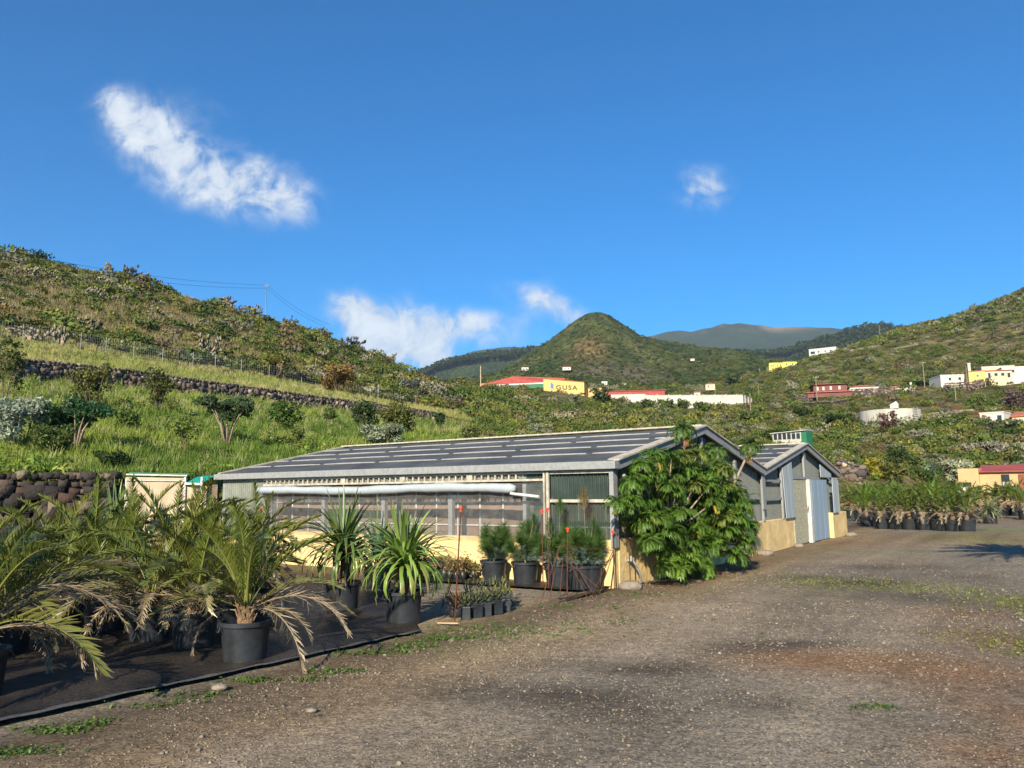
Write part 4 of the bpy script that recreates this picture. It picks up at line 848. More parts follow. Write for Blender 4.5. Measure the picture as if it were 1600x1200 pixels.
# white boundary wall with its return
a = atr(1000, 619, 243); c = atr(1160, 622.5, 252); d = atr(1175, 627, 268); a.z = c.z = a.z; bw = thing('boundary_wall', 'long whitewashed concrete boundary wall stepping out of the scrub', 'wall', a)
b = MB(); hh = 4.0; a0 = Vector((0, 0, 0)); c0 = c - a; c0.z = 0; d0 = d - a; d0.z = 0
for (q0, q1) in ((a0, c0), (c0, d0)): b.bar(q0 + Vector((0, 0, .2 - 4)), q1 + Vector((0, 0, .2 - 4)), .3, 8.0)
b.build('wall', mat('weathered_whitewash', (.47, .45, .39), .9, .2, .5, .2, 4), bw); b = MB(); b.bar(a0 + Vector((0, 0, .26)), c0 + Vector((0, 0, .26)), .45, .1); b.bar(c0 + Vector((0, 0, .265)), d0 + Vector((0, 0, .265)), .45, .1)
nrm = Vector((c0.y, -c0.x, 0)).normalized()
b.build('coping', 'concrete', bw)
b = MB()
for i in range(9): q = a0.lerp(c0, (i + .5) / 9) + nrm * .2; b.box(q.x - .14, q.x + .14, q.y - .14, q.y + .14, -6, .5)
for i in range(3): q = c0.lerp(d0, (i + .5) / 3) ; b.box(q.x + .16, q.x + .4, q.y - .14, q.y + .14, -6, .5)
b.build('piers', 'concrete', bw)
house('orange_hut', 'little cream hut with a tiled roof in the valley above the white boundary wall', 'hut', 1103, 1117, 608, 600, 330, 5, MT['farcream'], MT['tile'], 'hip', [(.3, .55, .12, .35)], rise=.9, down=.4)
house('small_shed', 'tiny shed with a red roof just behind the white boundary wall', 'shed', 1085, 1094, 617, 613, 300, 3, MT['farwhite'], MT['tile'], 'shed', [], rise=.5)
house('yellow_villa', 'lemon yellow villa with two hipped roofs on the ridge line', 'house', 1203, 1222, 576, 567, 425, 10, MT['lemon'], MT['lemon'], 'hip', [(.15, .5, .06, .4), (.35, .5, .06, .4), (.6, .5, .06, .4), (.85, .5, .06, .4)], R(10), rise=1.0)
house('yellow_villa', 'lower yellow wing of the villa on its right side', 'house', 1223, 1244, 573, 565.5, 427, 9, MT['lemon'], MT['lemon'], 'hip', [(.3, .5, .08, .4), (.7, .5, .08, .4)], R(10), rise=.9)
house('white_villa', 'modern white flat roofed house with terrace on the ridge of the right hill', 'house', 1267, 1304, 556, 545, 432, 9, MT['farwhite'], MT['farwhite'], 'flat', [(.14, .55, .16, .35), (.36, .6, .06, .22), (.6, .6, .05, .2), (.8, .6, .05, .2)], R(-12))
r_, w_, h_ = house('maroon_house', 'two storey maroon house with wide tiled eaves and white windows', 'house', 1275, 1320, 614, 601.5, 246, 8, MT['maroon'], MT['tile'], 'hip', [(.12, .55, .06, .35), (.3, .55, .06, .35), (.52, .58, .06, .35), (.78, .58, .06, .35)], R(8), rise=.8, over=.7, winmat='farwhite')
b = MB(); b.box(-w_ / 2 - 2.4, w_ / 2 + 1.2, -2.2, -.1, h_ * .02, h_ * .1); b.build('lower_eave', 'tile', r_); b = MB(); b.box(-w_ / 2 - 2, w_ / 2 + .8, -1.7, -.05, -1.4, h_ * .018); b.build('lower_wall', 'maroon', r_)
house('white_farmhouse', 'white farmhouse with orange tiled roof right of the maroon house', 'house', 1332, 1370, 615, 605, 252, 7, MT['farwhite'], MT['tile'], 'hip', [(.24, .5, .07, .28), (.56, .55, .07, .28)], R(10), rise=.9)
r_, w_, h_ = house('white_cottage', 'small white cottage with a chimney standing alone on the slope', 'house', 1402, 1428, 612, 605.5, 258, 6, MT['farwhite'], MT['tile'], 'shed', [], R(6), rise=.7)
b = MB(); b.box(w_ * .22, w_ * .32, -.4, .2, 0, h_ + 1.3); b.build('chimney', 'farwhite', r_)
house('orange_hut', 'small orange outbuilding left of the white cottage', 'hut', 1393, 1401, 612, 605.5, 258, 3, MT['orange'], MT['orange'], 'flat')
FG = 'buildings of the long farm on the right slope'
house('long_farmhouse', 'long white farmhouse wing with two brown windows at the left of the farm', 'house', 1477, 1518, 600, 588, 262, 8, MT['farwhite'], MT['offwhite'], 'flat', [(.27, .6, .07, .3), (.55, .62, .07, .3), (.82, .62, .06, .3)], R(24), group=FG)
house('yellow_block', 'yellow ochre block in the middle of the farm buildings', 'house', 1518, 1537, 600, 583, 258, 6, MT['faryel'], MT['tile'], 'flat', [(.55, .65, .12, .1), (.5, .3, .1, .08)], R(10), group=FG)
house('tiled_farmhouse', 'low cream farmhouse with tiled roof and many windows right of the yellow block', 'house', 1537, 1575, 594, 581.5, 264, 7, MT['farcream'], MT['tile'], 'shed', [(.15, .55, .08, .3), (.32, .5, .07, .6), (.52, .6, .09, .3), (.72, .6, .09, .3), (.9, .5, .08, .5)], R(20), rise=.8, group=FG)
house('white_annex', 'white flat wing at the right end of the farm, cut by the picture edge', 'house', 1573, 1606, 588, 576, 268, 7, MT['farwhite'], MT['farwhite'], 'flat', [(.35, .6, .14, .28)], R(16), group=FG)
house('upper_annex', 'pale upper storey rising behind the tiled farmhouse', 'house', 1541, 1578, 579, 574, 276, 5, MT['farcream'], MT['farwhite'], 'flat', [(.6, .5, .08, .3), (.8, .5, .08, .3)], R(18), group=FG)
b = MB(); p, rz = frame(1516, 592, 259); b.box(-.35, .35, -.35, .35, -2, 4.4); b.box(-.45, .45, -.45, .45, 4.403, 4.6); o = b.build('chimney_stack', 'farwhite', None, p, rotz=rz); tag(o, 'tall white chimney between the white wing and the yellow block', 'chimney')
house('stone_cottage', 'ruined stone cottage with red roof alone on the upper right slope', 'house', 1441, 1457, 524, 517, 438, 5, MT['farcream'], MT['tile'], 'shed', [(.35, .5, .1, .35), (.6, .5, .1, .35)], R(15), rise=.9)
# round tank
p, rz = frame(1391, 663, 150); tank = thing('water_tank', 'big round concrete water tank with a ladder on its wall', 'tank', p, rz); rt = 41 / FPX * 150
b = MB(); b.lathe([(rt, -4), (rt, 2.75), (rt - .25, 2.75), (rt - .25, 2.3)], 48, (0, rt, 0)); b.lathe([(rt - .25, 2.3), (0.01, 2.3)], 48, (0, rt, 0)); b.build('shell', 'concrete', tank, smooth=False)
b = MB(); a_ = R(-52); q = Vector((rt * math.sin(-a_) * 1.02, rt - rt * math.cos(a_) * 1.02, 0)); tdir = Vector((math.cos(-a_), math.sin(-a_), 0))
for sgn in (-.5, .5): b.tube([q + tdir * sgn + Vector((0, 0, -.6)), q + tdir * sgn + Vector((0, 0, 3.0))], .06, 5)
for k in range(8): b.tube([q - tdir * .5 + Vector((0, 0, -.3 + k * .42)), q + tdir * .5 + Vector((0, 0, -.3 + k * .42))], .05, 5)
b.build('ladder', 'darkgalv', tank); b = MB(); b.box(.2, 1.5, -.1, .5, 2.755, 3.3); b.prism([(.0, -.2, 3.303), (1.6, -.2, 3.303), (1.2, -.2, 4.0)], 0, (0, .8, 0)); b.build('hatch', 'farwhite', tank)
# green shed below the tank
p, rz = frame(1231, 687, 100, R(-24)); gs = thing('green_shed', 'long low shed with a white roof edge, window bays and a green end wall', 'shed', p, rz); 
b = MB(); b.box(-2.4, 2.1, .1, 2.2, -1.5, 1.55); b.build('wall', 'concrete', gs); b = MB(); b.box(2.1, 2.9, 0, 2.3, -1.5, 1.6); b.build('end_wall', 'green', gs)
b = MB(); b.add([(-2.7, -.3, 1.3), (2.95, -.3, 1.62), (2.95, 2.5, 1.7), (-2.7, 2.5, 1.4), (-2.7, -.3, 1.42), (2.95, -.3, 1.74), (2.95, 2.5, 1.82), (-2.7, 2.5, 1.52)], [(0, 3, 2, 1), (4, 5, 6, 7), (0, 1, 5, 4), (1, 2, 6, 5), (2, 3, 7, 6), (3, 0, 4, 7)]); b.build('roof', 'offwhite', gs)
gs.scale = (.8, .8, .62)
for i in range(6): b = MB(); x = -2.3 + i * .72; b.box(x + .08, x + .62, -.02, .09, .15, 1.15); b.build('window', 'glass', gs)
b = MB(); [b.box(x_ - .06, x_ + .06, -.08, .09, -.5, 1.3) for x_ in [-2.3 + i * .72 for i in range(7)]]; b.build('posts', 'offwhite', gs)
WG = 'small white sheds low on the right slope'
house('white_shed', 'white flat roofed shed with a dark door near the right edge', 'shed', 1537, 1564, 661, 648, 172, 5, MT['farwhite'], MT['farwhite'], 'flat', [], R(-14), group=WG, doors=[(.82, .18, .75, MT['glass'])])
house('tiled_shed', 'low cream shed with brown tiled roof cut by the right edge', 'shed', 1588, 1615, 660, 652, 174, 5, MT['farcream'], MT['tile'], 'shed', [], R(-8), rise=1.2, group=WG)
house('white_trough', 'low white basin wall right of the round tank', 'basin', 1450, 1478, 655, 652.5, 185, 4, MT['farwhite'], MT['offwhite'], 'flat', group=WG, down=1.5)
house('white_trough', 'long thin whitewashed wall behind the low basin', 'basin', 1492, 1520, 649.5, 646.5, 192, 2, MT['farwhite'], MT['offwhite'], 'flat', group=WG, down=1.5)
house('red_hut', 'tiny red tiled roof hut just right of the round tank', 'hut', 1434, 1446, 656, 652, 182, 3, MT['tile'], MT['tile'], 'gable', [], rise=.6)
HG = 'tiny white houses far below the cone hill'
for (x0, x1, yb, yt, lb) in [(815, 826, 578, 574, 'tiny pale house on the left foot of the cone hill'), (879, 892, 577, 573.5, 'tiny cream house under the middle of the cone hill'), (940, 949, 600, 596.5, 'tiny white house in the valley right of the lettered hall'), (1079, 1085, 562.5, 560.5, 'tiny white house high on the right shoulder of the cone hill'), (972, 978, 602, 600, 'tiny white shed beyond the red shed')]:
    p, rr = ray((x0 + x1) / 2, yb + 1, 290); house('distant_house', lb, 'house', x0, x1, yb + .5, yt, rr * .985, 8, MT['farwhite'], MT['tile'] if x0 % 2 else MT['offwhite'], 'flat', [(.3, .5, .12, .4), (.7, .5, .12, .4)], group=HG, down=.5)
# stone field walls on the right
def field_wall(pts, h, label, seed, size=.7, hh=None):
    P = [];
    for (x, y) in pts: p, rr = ray(x, y, 60); P.append((p.x, p.y, p.z - .2))
    return stone_wall('field_wall', label, P, None, h, size, seed, base=I0)
field_wall([(1240, 629), (1280, 624), (1320, 620), (1395, 616)], 2.0, 'stone field wall below the maroon house', 11, .9)
field_wall([(1475, 612), (1520, 610), (1560, 600)], 2.2, 'stone retaining wall below the long farm buildings', 12, 1.0)
field_wall([(1325, 630), (1300, 634), (1255, 636)], 1.4, 'lower ruined stone wall left of the farm track', 13, .9)
P = [];
for (x) in (1306, 1330, 1353): q = atr(x, 745, 54 ); q.z = tz(q.x, q.y) - .1; P.append((q.x, q.y, q.z))
stone_wall('garden_wall', 'short stone wall behind the right palm bed, beside the greenhouse gable', P, None, 1.15, .4, 14, base=I1)
# yellow house at the right
p, rz = frame(1560, 794, 62, R(-6)); yh = thing('yellow_house', 'yellow house with a red metal roof behind the right palm bed', 'house', p, rz); s = 62 / FPX
def XH(px): return (px - 1560) * s
b = MB(); b.box(XH(1517), XH(1541), 0, 5, -.2, 2.70); b.box(XH(1541) + .004, XH(1680), .35, 6, -.2, 2.40); b.build('wall', mat('ochre_house_wall', (.52, .34, .17), .88, .14, .9), yh)
b = MB(); b.add([(XH(1541) - .1, .1, 2.41), (XH(1690), .1, 2.41), (XH(1690), 6, 2.95), (XH(1531), 6, 2.95), (XH(1541) - .1, .1, 2.5), (XH(1690), .1, 2.5), (XH(1690), 6, 3.04), (XH(1531), 6, 3.04)], [(0, 3, 2, 1), (4, 5, 6, 7), (0, 1, 5, 4), (1, 2, 6, 5), (2, 3, 7, 6), (3, 0, 4, 7)]); b.build('roof', 'redroof', yh)
b = MB(); b.box(XH(1518), XH(1532), -.06, .05, .7, 1.75); o = b.build('garage_opening', 'glass', yh); b = MB(); b.box(XH(1518), XH(1532), -.1, -.065, .9, 1.45); b.build('shutter', 'farwhite', o)
for (a_, c_, z0, z1) in ((1566, 1575, .9, 2.25),): b = MB(); b.box(XH(a_), XH(c_), .28, .4, z0, z1); o = b.build('window', 'glass', yh); b = MB(); b.box(XH(a_) + .05, XH(c_) - .05, .24, .275, 1.2, 1.75); b.build('curtain', 'farwhite', o)
b = MB(); b.box(XH(1585), XH(1592), .28, .4, 0, 2.25); b.build('door', 'brown', yh)
# mesh fence on the hillside
fence = thing('hillside_fence', 'wire mesh fence on slim posts above the grassy terrace', 'fence', (0, 0, 0)); fp = []
for px in [-40, 30, 80, 122, 162, 206, 252, 300, 335, 376, 420, 471, 530, 591, 650]:
    a = math.atan2(pdir(px, 600).x, pdir(px, 600).y); r = math.exp(float(np.interp(a, LE[0], LE[1]))) - .6; q = Vector((r * math.sin(a), r * math.cos(a), 0)); q.z = tz(q.x, q.y); fp.append(q)
fence.location = fp[0]
for q in fp: b = MB(); o = q - fp[0]; b.tube([o + Vector((0, 0, -.3)), o + Vector((0, 0, 1.8))], .035, 6); b.build('post', 'galv', fence)
b = MB()
for q0, q1 in zip(fp, fp[1:]):
    a0, a1 = q0 - fp[0], q1 - fp[0]
    for k in range(6): b.tube([a0 + Vector((0, 0,   .15 + .32 * k)), a1 + Vector((0, 0, .15 + .32 * k))], .007, 3, False)
    for k in range(1, 14): m = a0.lerp(a1, k / 14); b.tube([m + Vector((0, 0, .1)), m + Vector((0, 0, 1.75))], .006, 3, False)
b.build('mesh', 'darkgalv', fence)

# ------------------------------------------------------------------ greenhouse
GH = thing('greenhouse', 'twin span greenhouse with dark roof sheets, yellow base walls and corrugated plastic sides', 'greenhouse', C0, math.pi / 2 - AZA)
EV, YW, GL, W1, W2, RG_ = 2.05, .78, 10.68, 8.24, 16.9, 2.88
def gpart(name, m, mb, parent=None, **k): return mb.build(name, m, parent or GH, **k)
b = MB(); b.box(0, .16, -.02, GL, -.2, YW); gpart('front_base_wall', 'yellow', b, bevel=.012)
b = MB(); b.box(.164, 11.0, -.03, .14, -.2, YW + .01); gpart('gable_base_wall', 'yellow', b, bevel=.012)
b = MB(); b.box(14.97, 17.0, -.22, .12, -.2, YW + .02); b.box(16.8, 17.0, .124, GL, -.2, YW); gpart('end_base_wall', 'yellow', b, bevel=.012)
b = MB(); b.box(.1, W2, GL - .14, GL, -.2, YW); gpart('rear_base_wall', 'yellow', b)
# corrugated walls
def corrugated(name, m, x0, x1, z0f, z1f, y, axis='x', pitch=.076, amp=.018, rows=1, parent=None):
    n = max(2, int(abs(x1 - x0) / pitch * 6)); mb = MB(); V = []; F = []
    for i in range(n + 1):
        t = x0 + (x1 - x0) * i / n; o = amp * math.sin(2 * math.pi * t / pitch)
        z0 = z0f(t) if callable(z0f) else z0f; z1 = z1f(t) if callable(z1f) else z1f
        for z in (z0, z1): V.append((t, y + o, z) if axis == 'x' else (y + o, t, z))
    for i in range(n): F.append((2 * i, 2 * i + 2, 2 * i + 3, 2 * i + 1))
    mb.add(V, F); return mb.build(name, MT[m], parent or GH)
def roofz(v):
    if v <= W1: return EV + (RG_ - EV) * (1 - abs(v - W1 / 2) / (W1 / 2))
    return EV + (RG_ - EV) * (1 - abs(v - (W1 + W2) / 2) / ((W2 - W1) / 2))
corrugated('gable_sheeting', 'corrdark', .2, W1, YW + .012, lambda v: roofz(v) - .05, .06)
corrugated('gable_sheeting', 'corrdark', W1 + .05, 11.0, YW + .012, lambda v: roofz(v) - .05, .06)
corrugated('gable_sheeting', 'corrdark', 11.0, 14.97, 1.9, lambda v: roofz(v) - .05, .062)
corrugated('gable_sheeting', 'corrdark', 14.97, W2 - .05, YW + .022, lambda v: roofz(v) - .05, .06)
corrugated('front_sheeting', 'corr', .08, 1.74, YW, EV - .1, .06, 'y')
corrugated('front_sheeting', 'corrlight', 9.0, GL - .08, YW, EV - .1, .06, 'y')
corrugated('vent_band', 'corrlight', 1.78, 9.0, 1.82, EV - .1, .05, 'y')
corrugated('rear_sheeting', 'corr', .2, W2, YW, lambda v: roofz(v) - .05, GL - .06)
corrugated('side_sheeting', 'corrdark', .1, GL, YW, EV - .05, W2 - .05, 'y')
# roof slopes with verge strips
for (a, m_, c) in ((0, W1 / 2, W1), (W1, (W1 + W2) / 2, W2)):
    for (va, vb) in ((a, m_), (c, m_)):
        za, zb = EV + .02, RG_ + .02; n = 5; L = math.hypot(vb - va, zb - za)
        nv = Vector((-(zb - za), 0, (vb - va))) / L
        if nv.z < 0: nv = -nv
        b = MB(); lap = MB()
        for k in range(n):       # overlapping sheet courses
            t0, t1 = k / n, (k + 1) / n + (.02 if k < n - 1 else 0)
            P0 = Vector((va + (vb - va) * t0, 0, za + (zb - za) * t0)); P1 = Vector((va + (vb - va) * t1, 0, za + (zb - za) * t1))
            up0 = nv * .028; up1 = nv * .004
            q = [P0 + up1 + up0, P1 + up1]
            seg = 1.78; off = (k % 2) * .6 + .25 * k
            b.add([(q[0].x, -.06, q[0].z), (q[0].x, GL + .06, q[0].z), (q[1].x, GL + .06, q[1].z), (q[1].x, -.06, q[1].z), (P0.x, -.06, P0.z - .02), (P0.x, GL + .06, P0.z - .02), (P1.x, GL + .06, P1.z - .02), (P1.x, -.06, P1.z - .02)],
                  [(0, 1, 2, 3), (7, 6, 5, 4), (0, 4, 5, 1), (3, 2, 6, 7), (0, 3, 7, 4), (1, 5, 6, 2)])
            if k > 0:
                y = -.02 - off
                while y < GL:
                    y0, y1 = max(y, -.03), min(y + seg - .13, GL + .03)
                    if y1 - y0 > .25:
                        sgn = 1 if vb > va else -1; nn_ = 7; ys = [y0 + (y1 - y0) * i / nn_ for i in range(nn_ + 1)]
                        for j in range(nn_):
                            w0 = .006 * math.sin(math.pi * j / nn_) ; w1 = .006 * math.sin(math.pi * (j + 1) / nn_)
                            A = Vector((q[0].x, 0, q[0].z)) + nv * .006; sl_ = (P1 - P0).normalized()
                            pa = A - sl_ * .006; pb = A + sl_ * .006
                            lap.add([(pa.x, ys[j], pa.z + w0 - .004), (pa.x, ys[j + 1], pa.z + w1 - .004), (pb.x, ys[j + 1], pb.z + w1 + .004), (pb.x, ys[j], pb.z + w0 + .004), (pa.x, ys[j], pa.z - .012), (pa.x, ys[j + 1], pa.z - .012)], [(0, 1, 2, 3), (0, 4, 5, 1)])
                    y += seg
        o = gpart('roof_slope', 'roof', b); gpart('lap_strips', 'lap', lap, o)
        # rake beam and light verge trim at the gable
        b = MB(); b.bar((va, -.10, za - .06), (vb, -.10, zb - .06), .06, .15, (0, 0, 1)); gpart('rake_beam', 'darkgalv', b)
        b = MB(); b.bar((va, -.06, za + .035), (vb, -.06, zb + .035), .22, .03, (0, 0, 1)); gpart('verge_trim', 'trim', b); b = MB(); b.bar((va, GL + .05, za + .035), (vb, GL + .05, zb + .035), .12, .03); gpart('verge_trim', 'trim', b)
    b = MB(); b.bar((m_, -.1, RG_ + .06), (m_, GL + .08, RG_ + .06), .24, .035); gpart('ridge_cap', 'trim', b)
b = MB(); b.box(-.12, .06, -.14, GL + .1, EV - .10, EV + .035); gpart('eave_gutter', 'galv', b, bevel=.01)
b = MB(); b.box(W2 - .08, W2 + .1, -.1, GL + .1, EV - .10, EV + .03); gpart('eave_gutter', 'galv', b)
b = MB(); b.box(W1 - .12, W1 + .12, -.08, GL, EV - .02, EV + .045); gpart('valley_gutter', 'galv', b)
# frame posts
b = MB(); b.box(-.03, .12, -.06, .02, YW - .12, EV - .104); gpart('corner_post', 'galv', b)
for u in (1.77, 3.5, 5.27, 7.06, 8.82, GL - .08): b = MB(); b.box(.065, .155, u - .05, u + .05, YW, EV - .104); gpart('post', 'galv', b)
b = MB(); b.box(-.045, -.005, 1.20, 1.25, YW - .02, EV - .105); b.box(-.045, -.005, 1.28, 1.315, YW - .02, EV - .105); gpart('door_track', 'trim', b)
for v in (W1 / 2, W1, (10.0), 16.85, 2.0, 6.2): b = MB(); b.box(v - .05, v + .05, -.055, .0, YW + .014, roofz(min(v, W2)) - .2); gpart('gable_post', 'galv', b)
b = MB(); b.box(W1 - .13, W1 + .13, -.075, -.056, YW + .3, EV - .03); gpart('gable_post', 'galv', b)
# horizontal rails
b = MB(); b.box(-.02, .03, .02, 1.19, 1.40, 1.45); gpart('front_rail', 'trim', b); b = MB(); b.box(-.02, .03, .02, 1.19, EV - .16, EV - .106); gpart('front_rail', 'trim', b)
b = MB(); b.box(-.03, .03, 1.32, 9.0, 1.775, 1.815); gpart('front_rail', 'trim', b); b = MB(); b.box(-.03, .03, 1.32, 9.0, EV - .145, EV - .108); gpart('front_rail', 'trim', b)
b = MB()
for (z) in (1.32, 1.78):
    for (v0, v1) in ((W1 + .14, 9.95), (10.05, 10.0)):
        if v1 > v0: b = MB(); b.box(v0, v1, -.035, .0, z, z + .05); gpart('gable_rail', 'galv', b)
    b = MB(); b.box(15.7, 16.79, -.035, .0, z, z + .05); gpart('gable_rail', 'galv', b)
b = MB(); b.box(.1, W1 - .2, -.03, .02, 1.34, 1.39); gpart('gable_rail', 'galv', b); b = MB(); b.box(11.0, 14.2, -.06, -.002, 1.865, 1.93); gpart('gable_rail', 'galv', b)
b = MB(); b.box(12.4, 12.6, -.06, -.001, 1.934, RG_ - .22); gpart('gable_post', 'galv', b)
# vent mullions
b = MB()
u = 1.9
while u < 9.0: b.box(-.012, .02, u, u + .028, 1.816, EV - .146); u += .155
gpart('vent_mullions', 'trim', b)
for u in (2.9, 4.6, 6.3): b = MB(); b.box(-.028, .03, u, u + .13, 1.816, EV - .147); gpart('vent_latch', 'trim', b)
# pale blue plank panels, doors
def planks(name, m, v0, v1, z0, z1f, y, lean=0, n=5, t=.02):
    b = MB(); w = (v1 - v0) / n
    for i in range(n):
        a, c = v0 + i * w, v0 + (i + 1) * w - .008; yy = y - (.0015 if i % 2 else 0); z1a = z1f(a) if callable(z1f) else z1f; z1b = z1f(c) if callable(z1f) else z1f
        b.prism([(a + lean, yy, z0), (c + lean, yy, z0), (c, yy, z1b), (a, yy, z1a)], 0, (0, t, 0))
    return gpart(name, m, b)
planks('plank_panel', 'bluewood', 9.98, 10.92, YW + .014, lambda v: roofz(v) - .22, -.085, lean=.14, n=5)
planks('plank_panel', 'bluewood', 14.25, 15.70, 1.94, lambda v: roofz(v) - .22, -.09, n=6); planks('plank_panel', 'bluewood', 14.98, 15.72, YW + .025, 1.93, -.27, n=4)
d = planks('door', 'bluedoor', 12.82, 14.93, .02, 1.86, -.10, n=7, t=.03)
b = MB(); b.box(11.03, 12.55, -.04, .0, .02, 1.855); d = gpart('door', 'mottled', b); b = MB(); b.tube([(12.42, -.05, .95), (12.42, -.1, .95), (12.42, -.1, 1.08), (12.42, -.05, 1.08)], .012, 6); gpart('handle', 'rust', b, d)
b = MB(); b.box(12.56, 12.80, -.14, -.02, 0, 1.86); b.build('door_post', 'offwhite', GH)
b = MB(); b.bar((.3, -.09, 1.85), (1.3, -.16, 1.15), .05, .05); gpart('brace', 'galv', b)
b = MB(); b.tube([(.45, -.03, .42), (.45, -.14, .42), (.48, -.17, .36), (.6, -.19, .2), (.72, -.16, .04)], .018, 8); b.tube([(.45, -.10, .42), (.45, -.10, .50)], .03, 6); gpart('tap', 'darkgalv', b)
# interior screen with frame grid, floor, benches
b = MB(); b.box(.80, .84, .3, GL - .3, 0.02, 1.95); gpart('inner_screen', 'interior', b)
b = MB()
for z in (.5, .93, 1.38, 1.74): b.box(.77, .797, .3, GL - .3, z, z + .024)
u = .5
while u < GL - .3: b.box(.77, .796, u, u + .028, .02, 1.93); u += .56
gpart('screen_frame', 'white', b)

b = MB(); b.box(.2, W2 - .1, .2, GL - .2, .004, .03); gpart('floor', 'soil', b)
# film skirt and rolled film
mb = MB(); nu, nz_ = 150, 26; V = []; F = []
for i in range(nu + 1):
    for j in range(nz_ + 1):
        u = 1.25 + (9.85 - 1.25) * i / nu; t = j / nz_; z = YW - .05 + (1.72 - YW + .05) * t
        if u < 2.0: z = YW - .05 + (1.76 - YW + .05) * t
        o = (fbm(np.array([u * 5.]), np.array([z * 5]), 201, 3)[0] - .45) * .07 + .012 * math.sin(u * 22 + 3 * z); V.append((-.065 - abs(o) * .6, u, z + .02 * math.sin(u * 2.3) * t))
for i in range(nu):
    for j in range(nz_): a = i * (nz_ + 1) + j; F.append((a, a + nz_ + 1, a + nz_ + 2, a + 1))
mb.add(V, F); gpart('film_skirt', 'film', mb, smooth=True)
mb = MB(); pts = []; rad = []
for i in range(61): u = 1.82 + (9.05 - 1.82) * i / 60; pts.append((-.16 + .01 * math.sin(u * 3), u, 1.665 - .018 * math.sin(u * 1.3) - .004 * math.sin(u * 7))); rad.append(.082 + .005 * math.sin(u * 4) + .003 * math.sin(u * 23) if 0 < i < 60 else .05)
mb.tube(pts, rad, 14); gpart('rolled_film', 'rollfilm', mb, smooth=True)
b = MB(); b.tube([(-.2, 1.9, 1.56), (-.2, 1.3, 1.50)], .025, 8); gpart('roller_tube', 'white', b)

# tan screen left of the greenhouse
SC = thing('shade_screen', 'tan cloth screen with a teal sheet on top between greenhouse and stone wall', 'screen', gl(0, 10.9), 0)
pA = gl(0, 10.95); azL = math.atan2(pdir(207, 600).x, pdir(207, 600).y); pB = Vector((21.0 * math.sin(azL), 21.0 * math.cos(azL), 0)) ; azM = math.atan2(pdir(301, 600).x, pdir(301, 600).y)
dAB = (pB - pA); tM = None
best = min(range(101), key=lambda k: abs(math.atan2((pA + dAB * k / 100).x, (pA + dAB * k / 100).y) - azM)); pM = pA + dAB * (best / 100)
def cloth(a, c, z0, z1a, z1b, nm, m, wav=.03):
    mb = MB(); V = []; F = []; n, k = 40, 6
    nd = Vector(((c - a).y, -(c - a).x, 0)).normalized()
    for i in range(n + 1):
        for j in range(k + 1):
            t = i / n; q = a.lerp(c, t); z = z0 + (z1a + (z1b - z1a) * t - z0) * j / k; o = wav * math.sin(t * 19 + j * .5) * math.sin(math.pi * j / k) ; q = q + nd * (o - .05) - Vector((pA.x, pA.y, 0)); V.append((q.x, q.y, z))
    for i in range(n):
        for j in range(k): f = i * (k + 1) + j; F.append((f, f + k + 1, f + k + 2, f + 1))
    mb.add(V, F); return mb.build(nm, m, SC, smooth=True)
SC.location = pA
q1 = pA + dAB * .03
cloth(pM, pB, .1, 2.0, 2.04, 'cloth', 'tan'); cloth(q1, pM, .1, 1.80, 1.82, 'cloth', 'tan')
mb = MB(); o0 = Vector((pA.x, pA.y, 0))
a, c = q1 - o0, pM - o0
mb.add([tuple(a + Vector((-.15, -.25, 1.86))), tuple(c + Vector((-.05, -.1, 1.88))), tuple(c + Vector((.1, .3, 2.04))), tuple(a + Vector((0, .35, 2.08)))], [(0, 1, 2, 3)]); mb.build('teal_sheet', 'teal', SC)
mb = MB(); mb.bar(a + Vector((-.15, -.27, 1.85)), c + Vector((-.05, -.12, 1.87)), .05, .05); mb.bar(c + Vector((0, -.05, 2.06)), pB - o0 + Vector((0, -.05, 2.1)), .05, .035); mb.bar(c + Vector((0, -.08, 1.93)), pB - o0 + Vector((0, -.08, 1.96)), .02, .02); mb.build('top_rail', 'offwhite', SC)
mb = MB(); mb.bar(c + Vector((0, .1, 2.10)), pB - o0 + Vector((0, .1, 2.14)), .06, .03); mb.build('edge_band', 'green', SC)
for q in (a + Vector((-.1, -.3, 0)), c + Vector((-.03, -.08, 0)), pB - o0): mb = MB(); mb.bar(q, q + Vector((0, 0, 2.02)), .05, .05, (0, 1, 0)); mb.build('post', 'offwhite', SC)
mb = MB(); q = a + Vector((.12, .0, 0)); mb.bar(q, q + Vector((0, 0, 1.84)), .14, .1, (0, 1, 0)); mb.build('dark_post', 'bark', SC)

# ------------------------------------------------------------------ potted plants
def make_pot(root, rt=.235, rb=.195, h=.40, handles=True, n=28, soil=True, mtl='pot'):
    b = MB(); b.lathe([(0.001, .005), (rb, .0), (rb + .004, .02), (rt * .955, h - .05), (rt * .96, h - .045), (rt + .012, h - .04), (rt + .014, h), (rt - .006, h), (rt - .014, h - .07), (rt - .02, h - .09)], n)
    p = b.build('pot', mtl, root, smooth=True); e = p.modifiers.new('e', 'EDGE_SPLIT'); e.split_angle = R(40)
    if handles:
        b = MB()
        for a in (0.6, 3.74):
            c, s_ = math.cos(a), math.sin(a); t = Vector((-s_, c, 0)); o = Vector((c, s_, 0)) * (rt + .012)
            b.tube([o + t * .045 + Vector((0, 0, h - .045)), o * 1.06 + t * .04 + Vector((0, 0, h - .085)), o * 1.06 - t * .04 + Vector((0, 0, h - .085)), o - t * .045 + Vector((0, 0, h - .045))], .008, 5)
        b.build('handle', mtl, p)
    if soil:
        b = MB(); b.lathe([(rt - .013, h - .075), (rt * .5, h - .06), (0.001, h - .05)], 16); b.build('soil', 'soil', p, smooth=True)
    return p
